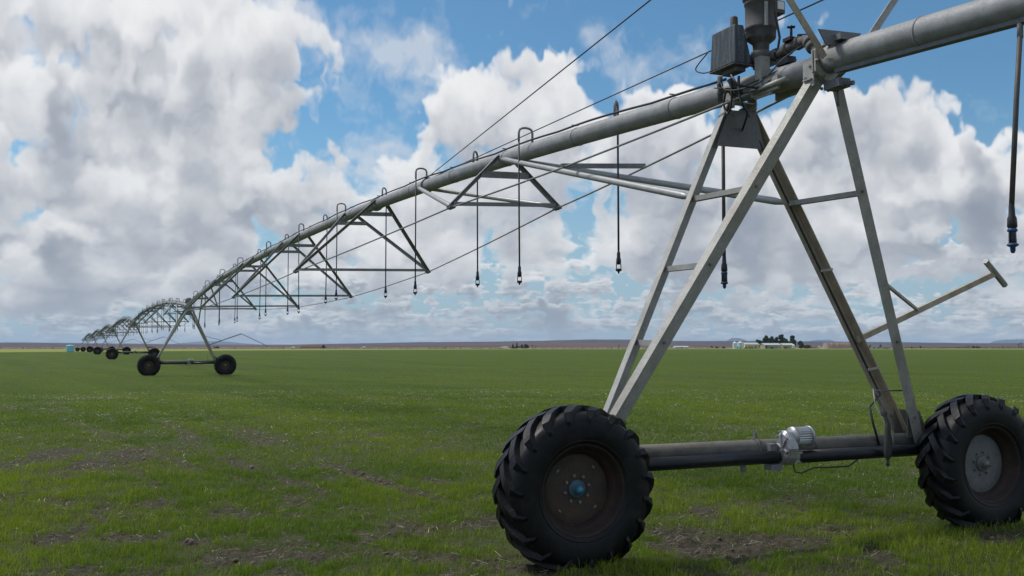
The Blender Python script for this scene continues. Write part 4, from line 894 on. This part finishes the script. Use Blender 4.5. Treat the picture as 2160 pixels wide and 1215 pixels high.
# ---- one span: local y runs from one tower to the next
NODES = [(6.4, 3.76, .84), (14.4, 3.37, 1.48), (22.3, 3.17, 1.70), (30.5, 3.17, 1.72), (38.9, 3.36, 1.50), (47.4, 3.76, .86)]
def make_span():
    T = thing('pipe_span', (0, 0, 0))
    vs = np.linspace(-.44, L0 - .46, 70); mb = MB().tube([(0, v, pipe_z(max(v, 0)) + (min(v, 0) * .07)) for v in vs], PR, 20)
    # joints between pipe lengths and small welded sockets
    for v in np.arange(13.4, L0 - 5, 13.4):
        z = pipe_z(v); dz = (pipe_z(v + .1) - pipe_z(v - .1)) / .2
        mb.lathe([(-.06, PR), (-.055, PR + .03), (-.01, PR + .035), (.01, PR + .035), (.055, PR + .03), (.06, PR)], (0, v, z), (0, 1, dz), 20)
        for k in range(8):
            a = math.pi / 4 * k; mb.bar((math.cos(a) * (PR + .02), v - .05, z + math.sin(a) * (PR + .02)), (math.cos(a) * (PR + .02), v + .05, z + math.sin(a) * (PR + .02)), .02, .02)
    mb.build('pipe', 'pipe_steel', T)
    # cable strapped along the top
    pts = []
    rd = random.Random(3)
    for i, v in enumerate(np.arange(.9, L0 - .6, .45)):
        k = i % 5; sag = .012 * (1 if k == 0 else 0); pts.append((-.045 + .02 * math.sin(v * 1.1), v, pipe_z(v) + PR + .012 + .016 * abs(math.sin(v * math.pi / 2.25))))
    MB().tube(pts, .014, 8).build('cable', 'cable_black', T)
    for v in np.arange(1.8, L0 - 1, 2.25):
        z = pipe_z(v); ck = MB().lathe([(-.006, PR + .002), (-.006, PR + .006), (.006, PR + .006), (.006, PR + .002)], (0, v, z), (0, 1, .08), 20); ck.bar((-.09, v, z + PR + .03), (.0, v, z + PR + .03), .012, .012); ck.build('cable_strap', 'strut_steel', T)
    # truss
    for i, (v, z, w) in enumerate(NODES):
        at_end = i in (0, 5)
        for sg in (-1, 1):
            zz = z + sg * .04; nd = Vector((sg * w, v, zz)); sp = 0 if at_end else 1.28
            for dv in ((0,) if at_end else (-sp, sp)):
                vp = v + dv; p = Vector((sg * .115, vp, pipe_z(vp) + .02)); d = (nd - p).normalized()
                mb = MB(); mb.angle(p - d * .04, nd + d * .05, .062, .007, sg, 1, (0, 1, 0)); 
                mb.build('truss_strut', 'strut_steel', T)
            MB().bar(nd - Vector((0, .07, .02)), nd + Vector((0, .07, -.02)), .09, .05).tube([nd + Vector((0, -.05, -.03)), nd + Vector((0, .05, -.03))], .035, 8).build('node_bracket', 'dark_plate', T)
        MB().angle((-w + .03, v, z - .02), (w - .03, v, z + .05), .058, .007, 1, 1, (0, 0, 1)).build('cross_strut', 'strut_steel', T)
        for dv in ((0,) if at_end else (-1.28, 1.28)):           # short tie just under the pipe
            f = .36 if at_end else .17; vp = v + dv * (1 - f); zp = pipe_z(v + dv) + .02; wl = .115 + (w - .115) * f; zt = zp + (z - zp) * f
            MB().bar((-wl, vp, zt - .01), (wl, vp, zt + .01), .008, .085 if not at_end else .10).build('short_tie', 'strut_steel', T)
    # round stay tubes near both towers
    def stay(p, q_): 
        p, q_ = Vector(p), Vector(q_); d = (q_ - p); MB().tube([p, p + d * .03, p + d * .97, q_], [.016, .036, .036, .016], 12).build('stay_tube', 'tube_steel', T)
    for (e, s_) in ((0, 1), (L0, -1)):
        n1 = NODES[0] if s_ > 0 else NODES[5]; v6 = e + s_ * 6.4; v10 = e + s_ * 10.2
        b_, c_ = (leg_at('B', 3.06), leg_at('C', 3.07)) if s_ > 0 else (leg_at('A', 3.06), leg_at('D', 3.07))
        for (lg, sg) in ((b_, -1), (c_, 1)):
            stay((sg * .10, v6 - s_ * .1, pipe_z(v6) - .02), (lg.x, e + lg.y + s_ * .05, lg.z))
            stay((sg * .10, v10, pipe_z(v10) - .03), (sg * n1[2], n1[0] + s_ * .05, n1[1] + sg * .04))
        vx = e + s_ * 3.4; MB().angle((-.56, vx, 3.80), (.56, vx, 3.88), .06, .007, 1, 1).build('cross_strut', 'strut_steel', T)
    for sg in (-1, 1):
        pts = [(sg * .165, -.02, 3.985)] + [(sg * .53, 3.4, 3.82 + sg * .03)] + [(sg * w, v, z + sg * .04 - .03) for (v, z, w) in NODES] + [(sg * .53, L0 - 3.4, 3.82 + sg * .03), (sg * .13, L0 - .25, 3.98)]
        fine = []
        for a, b_ in zip(pts[:-1], pts[1:]):
            a, b_ = Vector(a), Vector(b_)
            for k in range(6): 
                t = k / 6; p = a.lerp(b_, t); p.z -= .018 * math.sin(math.pi * t) * (b_ - a).length / 8; fine.append(p)
        fine.append(Vector(pts[-1]))
        rod = MB().tube(fine, .0125, 8).build('truss_rod', 'strut_steel', T)
        for (v0, v1) in ((-.05, .42), (L0 - .55, L0 - .12)):
            MB().box((sg * .135, (v0 + v1) / 2 - .02, 4.0), (.03, (v1 - v0) * .8, .12)).tube([(sg * .162, v0 - .12, 3.99), (sg * .165, v1 - .10, 3.985)], .024, 8).build('rod_anchor', 'leg_steel', rod)
    # drops
    k = 0; v = 2.92
    ends = {0: 2.56, 1: 2.54, 2: 2.65, 3: 2.62, 4: 2.70, 5: 2.78, 6: 2.80, 7: 2.62, 8: 2.67, 9: 2.69, 10: 2.66, 11: 2.64}
    VS = [3.12, 5.44, 7.70, 10.05, 12.95, 16.1, 18.45, 20.95, 23.75, 26.3, 28.95, 32.5, 35.2, 37.9, 40.6, 43.6, 46.3, 49.0, 51.5]
    for k, v in enumerate(VS):
        near = k % 2 == 1
        hd = Vector((-1, .04, 0)) if near else Vector((.62, .78, 0)); wd = .20 if near else .21
        if k in (7, 9): hd = Vector((-.8, -.6, 0))
        drop(T, v, hd, wd, ends.get(k, 2.66), k)
    return T
def drop(T, v, hd, wd, zb, k, side_only=False):
    z = pipe_z(v); hd = hd.normalized(); top = z + PR + .20; pts = [Vector((0, v, z + PR - .02)), Vector((0, v, top - .07))]
    for j in range(1, 6):
        a = math.pi * j / 6; pts.append(Vector((0, v, top - .07)) + hd * (wd / 2) * (1 - math.cos(a)) + Vector((0, 0, .07 * math.sin(a) ** .7)))
    e = Vector((0, v, top - .07)) + hd * wd; pts += [e, e - Vector((0, 0, .12))]
    g = MB().tube(pts, .0165, 10).build('sprinkler_drop', 'strut_steel', T)
    h0 = e.z - .10; sw = Vector((random.uniform(-.02, .02), random.uniform(-.03, .03), 0)); b0 = Vector((e.x, e.y, zb + .26)) + sw
    MB().tube([(e.x, e.y, h0), Vector((e.x, e.y, (h0 + zb) / 2)) + sw * .35, b0], .0125, 8).build('hose', 'hose_dark', g)
    MB().lathe([(0, .0125), (-.01, .02), (-.07, .022), (-.085, .028), (-.13, .030), (-.15, .018)], b0, (0, 0, 1), 12).lathe([(-.20, .034), (-.21, .036), (-.225, .034), (-.235, .012), (-.255, .010), (-.26, 0)], b0, (0, 0, 1), 12).bar(b0 + Vector((-.03, 0, -.14)), b0 + Vector((-.03, 0, -.21)), .008).bar(b0 + Vector((.03, 0, -.14)), b0 + Vector((.03, 0, -.21)), .008).build('sprinkler', 'sprinkler_black', g)
SP1 = make_span(); SP1.location = O1; SP1.rotation_euler = (0, 0, YAW)
SL = ['nearest arched pipe span, sweeping from the near tower down to the second tower', 'second arched pipe span, between the second and third towers', 'third arched pipe span, between the third and fourth towers', 'fourth arched pipe span, between the fourth and fifth towers', 'fifth arched pipe span, between the fifth and sixth towers', 'farthest complete pipe span, between the two smallest towers']
tag(SP1, SL[0], 'pipe span', 'arched pipe spans of the irrigation line')
for i in range(1, 6):
    a, b_ = TOW[i], TOW[i + 1]; o = copy_tree(SP1); o.location = (a[0], a[1], a[2]); ln = math.hypot(b_[0] - a[0], b_[1] - a[1])
    o.rotation_euler = (math.atan2(b_[2] - a[2], ln), 0, yaw_of(a, b_)); o.scale = (1, ln / L0, 1); tag(o, SL[i], 'pipe span', 'arched pipe spans of the irrigation line')
# end pipe beyond the last tower
a = TOW[6]; EP = thing('end_pipe', (a[0], a[1], a[2])); EP.rotation_euler = (0, 0, math.atan2(8.5, 18))
MB().tube([(0, 0, HP), (0, 6, 3.9), (0, 14, 3.3), (0, 19, 2.8)], PR, 12).build('pipe', 'pipe_steel', EP)
MB().bar((0, .2, 3.3), (0, 14, 3.0), .06).build('support_strut', 'strut_steel', EP)
tag(EP, 'short end pipe sloping down past the last tower above the water tank', 'pipe')

# ---- overhang on the right of the near tower
OV = thing('overhang_pipe', O1, YAW)
zo = lambda v: HP + .02 + .066 * (v + .5)
MB().tube([(0, v, zo(v)) for v in np.linspace(-9.5, -.50, 24)], PR + .004, 24).build('pipe', 'pipe_steel', OV)
MB().lathe([(-.008, PR + .004), (-.008, PR + .008), (.008, PR + .008), (.008, PR + .004)], (0, -1.52, zo(-1.52)), (0, 1, .07), 24).build('pipe_seam', 'strut_steel', OV)
fl = MB()
for (v0, th) in ((-.455, .016), (-.490, .016)):
    k = 6; ring = [(math.sin(math.pi / 3 * i) * .165, math.cos(math.pi / 3 * i) * .18) for i in range(6)]
    fl.add([(x, v0, HP + z_) for x, z_ in ring] + [(x, v0 - th, HP + z_) for x, z_ in ring], [(0, 1, 2, 3, 4, 5), (11, 10, 9, 8, 7, 6)] + [(i, 6 + i, 6 + (i + 1) % 6, (i + 1) % 6) for i in range(6)])
fl.build('coupler_flange', 'leg_steel', OV, .003)
fb = MB()
for i in range(6): bolt(fb, (math.sin(math.pi / 3 * i + .5) * .135, -.508, HP + math.cos(math.pi / 3 * i + .5) * .145), (0, -1, 0), .014, .025)
fb.build('flange_bolts', 'bolt_steel', OV)
MB().add([(-.02, -.50, 3.91), (.03, -.50, 3.91), (-.02, -.80, 3.99), (.03, -.80, 3.99), (-.02, -.50, 3.86), (.03, -.50, 3.86)], [(0, 2, 3, 1), (0, 4, 2), (1, 3, 5), (4, 5, 3, 2), (0, 1, 5, 4)]).build('gusset', 'leg_steel', OV)
MB().box((.03, -.56, 3.86), (.12, .18, .07)).tube([(.03, -.60, 3.85), (.06, -.72, 3.84)], .02, 8).tube([(.09, -.50, 3.84), (.09, -.5, 3.70)], .012, 6).build('hanger_bracket', 'dark_plate', OV)
MB().angle((-.01, -.62, zo(-.62) - .098), (-.01, -9.4, zo(-9.4) - .098), .075, .008, 1, -1).build('underside_shade_strip', 'dark_plate', OV)  # dark bar half sunk into the pipe, stands in for its shaded underside
for (v, u, zb, lb) in ((-2.4, -.20, 2.30, 1), (-5.1, -.2, 2.3, 2), (-7.8, -.2, 2.3, 3)):
    z = zo(v); g = MB().tube([(-.03, v + .04, z - PR + .02), (-.035, v + .04, z - PR - .12)], .020, 10).build('sprinkler_drop', 'strut_steel', OV)
    b0 = Vector((-.205, v, zb + .30)); MB().tube([(-.035, v + .04, z - PR - .10), (-.11, v + .02, 3.3), b0], .017, 10).build('hose', 'hose_brown', g)
    sp_ = MB().lathe([(0.02, .014), (0, .018), (-.06, .021), (-.075, .028), (-.13, .031), (-.15, .018)], b0, (0, 0, 1), 14).build('nozzle_body', 'sprinkler_black', g)
    MB().lathe([(-.137, .022), (-.15, .031), (-.160, .031), (-.170, .016), (-.19, .014)], b0, (0, 0, 1), 14).build('sprinkler_collar', 'sprinkler_blue', g); MB().lathe([(-.235, .024), (-.243, .035), (-.252, .035), (-.262, .016), (-.285, .016), (-.30, .008), (-.30, 0)], b0, (0, 0, 1), 14).build('sprinkler_plate', 'sprinkler_blue', g)
    MB().bar(b0 + Vector((-.026, 0, -.155)), b0 + Vector((-.028, 0, -.245)), .008).bar(b0 + Vector((.026, 0, -.155)), b0 + Vector((.028, 0, -.245)), .008).lathe([(-.16, .018), (-.22, .025), (-.24, .018)], b0, (0, 0, 1), 12).build('sprinkler_cage', 'sprinkler_black', g)
tag(OV, 'thick grey overhang pipe running out of the picture at upper right', 'pipe')
# drop hanging under the near tower, between its legs
DT = thing('tower_sprinkler_drop', O1, YAW)
z = HP + .05; v = .86; du = -.19
MB().tube([(-.02, .94, z - .08), (-.05, .92, z - .18), (-.09, .88, z - .24), (-.095, v, z - .32), (-.095, v, z - .42)], .018, 10).build('elbow', 'strut_steel', DT)
b0 = Vector((-.10, v, 2.25 + .30)); MB().tube([(-.095, v, z - .40), (-.097, v, 3.2), b0], .017, 10).build('hose', 'hose_brown', DT)
MB().lathe([(0.02, .014), (0, .018), (-.06, .021), (-.075, .028), (-.13, .031), (-.15, .018)], b0, (0, 0, 1), 14).build('nozzle_body', 'sprinkler_black', DT)
MB().lathe([(-.137, .022), (-.15, .031), (-.160, .031), (-.170, .016), (-.19, .014)], b0, (0, 0, 1), 14).build('sprinkler_collar', 'sprinkler_blue', DT); MB().lathe([(-.235, .024), (-.243, .035), (-.252, .035), (-.262, .016), (-.285, .016), (-.30, .008), (-.30, 0)], b0, (0, 0, 1), 14).build('sprinkler_plate', 'sprinkler_blue', DT)
MB().bar(b0 + Vector((-.026, 0, -.155)), b0 + Vector((-.028, 0, -.245)), .008).bar(b0 + Vector((.026, 0, -.155)), b0 + Vector((.028, 0, -.245)), .008).lathe([(-.16, .018), (-.22, .025), (-.24, .018)], b0, (0, 0, 1), 12).build('sprinkler_cage', 'sprinkler_black', DT)
tag(DT, 'blue tipped sprinkler on a brown hose hanging between the near tower legs', 'sprinkler')

# ---- mast with its two cables
MA = thing('cable_mast', O1, YAW)
mt = {-1: Vector((-.99, -.70, 4.965)), 1: Vector((.87, -.70, 5.04))}; mb0 = {-1: Vector((-.145, -.60, 4.055)), 1: Vector((.10, -.78, 4.12))}
for sg in (-1, 1):
    lprism(m_ := MB(), mb0[sg], mt[sg], -sg if sg < 0 else 1, -1, .058, .05); arm = m_.build('mast_arm', 'weathered_steel' if sg < 0 else 'leg_steel', MA)
    MB().tube([mt[sg], Vector((sg * .03, 10.0, pipe_z(10.0) + PR + .01))], .0075, 6).build('stay_cable', 'cable_black', MA)
    MB().tube([mt[sg], Vector((sg * .05, -9.2, zo(-9.2) + PR))], .0075, 6).build('stay_cable', 'cable_black', MA)
P4 = [(-.275, 4.245), (.16, 4.262), (.085, 4.125), (-.20, 4.13)]
MB().add([(x, -.70 + .006, z_) for x, z_ in P4] + [(x, -.706, z_) for x, z_ in P4], [(0, 1, 2, 3), (7, 6, 5, 4), (0, 4, 5, 1), (1, 5, 6, 2), (2, 6, 7, 3), (3, 7, 4, 0)]).build('gusset_plate', 'dark_plate', MA)
MB().box((-.02, -.68, HP + PR + .02), (.2, .2, .05)).box((.03, -.62, HP + PR + .03), (.08, .1, .04)).build('mast_foot', 'dark_plate', MA)
MB().lathe([(-.02, PR), (-.02, PR + .02), (.02, PR + .02), (.02, PR)], (0, 10.0, pipe_z(10)), (0, 1, .03), 16).bar((-.05, 10, pipe_z(10) + PR + .02), (.05, 10, pipe_z(10) + PR + .02), .03, .03).build('cable_clamp', 'dark_plate', MA)
tag(MA, 'steel V mast above the near tower with two thin stay cables', 'mast')

# ---- booster pump on top of the pipe
BP = thing('booster_pump', O1, YAW); cx_, cy_ = -.055, .32
MB().lathe([(3.98, .0), (3.98, .058), (4.10, .058), (4.105, .066), (4.12, .066), (4.125, .056), (4.20, .056), (4.21, .075), (4.235, .075)], (cx_, cy_, 0), (0, 0, 1), 24).build('riser', 'pump_steel', BP)
MB().lathe([(4.235, .075), (4.24, .095), (4.33, .100), (4.36, .088), (4.37, .065)], (cx_, cy_, 0), (0, 0, 1), 28).bar((cx_ - .02, cy_, 4.30), (cx_ + .13, cy_, 4.30), .10, .10).build('pump_casing', 'pump_steel', BP)
MB().lathe([(4.35, .07), (4.43, .075), (4.44, .085), (4.475, .128), (4.49, .135), (4.56, .137), (4.565, .143), (4.585, .143), (4.59, .137), (4.79, .137), (4.795, .145), (4.81, .145), (4.815, .137), (4.83, .140), (4.84, .158), (4.95, .160), (4.98, .14), (5.0, 0)], (cx_, cy_, 0), (0, 0, 1), 32).build('motor', 'pump_steel', BP)
tb_ = MB().box((cx_ + .115, cy_ - .075, 4.755), (.115, .12, .12)).build('terminal_box', 'pump_steel', BP, .01)
MB().box((cx_ + .120, cy_ - .138, 4.765), (.07, .006, .07)).build('name_plate', 'paint_white', tb_)
MB().box((cx_ - .045, cy_ - .140, 4.67), (.030, .02, .22)).build('motor_bracket', 'leg_steel', BP, .004)
MB().lathe([(4.42, 0), (4.42, .036), (4.715, .036), (4.73, .028), (4.735, .0)], (-.20, .52, 0), (0, 0, 1), 16).build('side_canister', 'pump_steel', BP)
MB().tube([(cx_ + .03, cy_ - .17, 4.68), (cx_ + .06, cy_ - .19, 4.45), (cx_ + .05, cy_ - .17, 4.33), (cx_ + .08, cy_ - .16, 4.2), (cx_ + .04, cy_ - .15, 4.06), (cx_ - .15, cy_ - .12, 3.99), (cx_ - .30, cy_ - .05, 4.02), (cx_ - .33, cy_, 4.12)], .011, 8).build('motor_cable', 'cable_black', BP)
op = MB().tube([(.02, .22, 4.30), (-.005, .10, 4.30), (.0, .02, 4.315), (.02, -.06, 4.335), (.035, -.12, 4.34)], .043, 14)
op.tube([(.03, -.10, 4.345), (.04, -.16, 4.345), (.035, -.22, 4.32), (.02, -.28, 4.26), (.01, -.34, 4.19), (.0, -.39, 4.12)], [.042, .045, .045, .04, .038, .038], 14)
op.build('outlet_pipe', 'pump_steel', BP)
for (p, d_) in (((-.01, .16, 4.30), (0, 1, 0)), ((.0, .03, 4.315), (0, 1, -.1)), ((.033, -.09, 4.34), (0, 1, -.1)), ((.032, -.235, 4.305), (.2, 1, .7)), ((.018, -.285, 4.25), (.2, 1, 1))):
    MB().lathe([(-.022, .044), (-.022, .058), (.022, .058), (.022, .044)], p, d_, 16).build('pipe_collar', 'pump_steel', BP)
vl = MB().box((.02, -.02, 4.385), (.13, .10, .03)).tube([(.01, -.02, 4.39), (.01, -.02, 4.50)], .012, 8).tube([(.07, -.06, 4.39), (.07, -.06, 4.43)], .022, 10)
for k in range(3):
    a = k * math.pi / 3; vl.tube([(.01 - math.cos(a) * .036, -.02 - math.sin(a) * .036, 4.50), (.01 + math.cos(a) * .036, -.02 + math.sin(a) * .036, 4.50)], .008, 6)
vl.build('valve_handle', 'rim_rust', BP)
MB().box((-.12, .22, 4.13), (.10, .09, .30)).box((-.125, .2, 3.99), (.02, .24, .14)).build('pump_bracket', 'leg_steel', BP)
MB().box((-.02, .02, HP + PR + .03), (.09, .16, .06)).build('small_box', 'black_plastic', BP)
tag(BP, 'weathered vertical booster pump and motor standing on the near pipe', 'pump')
# control box with its black cover, on a post clamped to the pipe
CB = thing('control_box', O1, YAW)
vs = [(-.36, .30, 4.235), (-.36, .68, 4.235), (-.165, .68, 4.235), (-.165, .30, 4.235), (-.345, .31, 4.585), (-.345, .66, 4.585), (-.25, .66, 4.585), (-.25, .31, 4.585)]
MB().add(vs, [(0, 1, 2, 3), (4, 7, 6, 5), (0, 4, 5, 1), (1, 5, 6, 2), (2, 6, 7, 3), (3, 7, 4, 0)]).build('cover', 'cover_plastic', CB, .008)
MB().box((-.265, .49, 4.226), (.20, .39, .012)).box((-.26, .45, 4.195), (.10, .22, .045)).build('box_base', 'pump_steel', CB, .004)
MB().tube([(-.22, .72, 4.22), (-.22, .72, 3.98)], .024, 10).tube([(-.22, .72, 4.08), (-.16, .66, 4.08), (-.13, .64, 4.02)], .022, 10).lathe([(0, .03), (.03, .03)], (-.22, .72, 4.12), (0, 0, 1), 10).lathe([(0, .03), (.03, .03)], (-.22, .72, 4.05), (0, 0, 1), 10).build('side_pipe', 'pump_steel', CB)
MB().tube([(-.27, .50, 4.14), (-.21, .50, 4.05), (-.14, .50, 4.02)], .03, 8).build('post', 'pump_steel', CB)
for i, pts in enumerate(([(-.27, .36, 4.13), (-.28, .34, 3.95), (-.26, .32, 3.85), (-.14, .42, 3.82), (-.02, .66, 3.72)], [(-.27, .48, 4.13), (-.28, .46, 3.95), (-.27, .50, 3.86), (-.24, .58, 3.84), (-.235, .64, 3.92), (-.25, .60, 4.02), (-.28, .52, 4.05)],
                         [(-.30, .60, 4.14), (-.33, .50, 4.04), (-.30, .35, 4.0), (-.2, .15, 4.03), (-.1, -.05, 4.20), (.05, -.18, 4.33), (.08, -.16, 4.40), (.03, -.1, 4.41)], [(-.36, .66, 4.24), (-.40, .74, 4.24), (-.42, .82, 4.30), (-.37, .70, 4.42)],
                         [(-.30, .70, 4.10), (-.24, .4, 4.04), (-.12, .1, 4.10), (.0, -.1, 4.19)], [(-.25, .4, 4.13), (-.27, .36, 4.0), (-.2, .2, 3.97), (-.14, .05, 4.05)])):
    P_ = [Vector(p) for p in pts]; sm = []
    for j in range(len(P_) - 1):
        p0, p1, p2, p3 = P_[max(j - 1, 0)], P_[j], P_[j + 1], P_[min(j + 2, len(P_) - 1)]
        for s5 in range(6):
            t = s5 / 6; sm.append(.5 * ((2 * p1) + (-p0 + p2) * t + (2 * p0 - 5 * p1 + 4 * p2 - p3) * t * t + (-p0 + 3 * p1 - 3 * p2 + p3) * t ** 3))
    sm.append(P_[-1]); MB().tube(sm, .010 if i < 2 else .006, 8).build('wire', 'cable_black', CB)
tag(CB, 'black covered control box with pale water streaks beside the booster pump', 'control box')
# small round housing on top of the second tower
a = TOW[1]; RB = thing('tower_box', (a[0], a[1], a[2]), YAW)
MB().lathe([(HP + PR, .10), (HP + PR + .04, .18), (HP + PR + .32, .18), (HP + PR + .38, .10), (HP + PR + .38, 0)], (.0, .05, 0), (0, 0, 1), 18).build('housing', 'dark_plate', RB)
MB().bar((0, .05, HP - .05), (0, .05, HP + PR + .05), .08).build('bracket', 'strut_steel', RB)
tag(RB, 'small dark round housing on top of the second tower', 'control box')
# net sleeve hanging on the bent rod
NS = thing('net_sleeve', O1, YAW); x0 = 1.12; y0 = .10
prof = [(1.30, .006), (1.24, .012), (1.16, .013), (1.12, .022), (1.09, .03), (1.07, .016), (1.0, .024), (.93, .030), (.84, .036), (.76, .036), (.71, .028), (.675, .012), (.66, .014), (.635, .018), (.62, .004)]
MB().tube([(1.13 - .03 * (1.3 - z_), .27 - .62 * min(.28, (1.3 - z_)), z_) for z_, r_ in prof], [r_ for z_, r_ in prof], 14).build('net', 'net_mesh', NS)
MB().tube([(1.11, .26, 1.32), (1.09, .22, 1.18), (1.12, .14, 1.02), (1.145, .07, .90), (1.15, .06, .82)], .005, 6).build('tie_strap', 'tube_steel', NS)
tag(NS, 'black net sleeve hanging from the bent rod over the base beam', 'net sleeve')

# ------------------------------------------------------------------ air
hz = MB().box((0, 0, 130), (60000, 60000, 264)); m = bpy.data.materials.new('air'); m.use_nodes = True; t = m.node_tree; t.nodes.clear()
pv = t.nodes.new('ShaderNodeVolumePrincipled'); pv.inputs['Color'].default_value = (.62, .80, 1.0, 1); pv.inputs['Density'].default_value = 4.5e-5; pv.inputs['Anisotropy'].default_value = .1
oo = t.nodes.new('ShaderNodeOutputMaterial'); t.links.new(pv.outputs[0], oo.inputs['Volume']); MATS['air'] = m
hzo = hz.build('haze', 'air'); tag(hzo, kind='stuff')
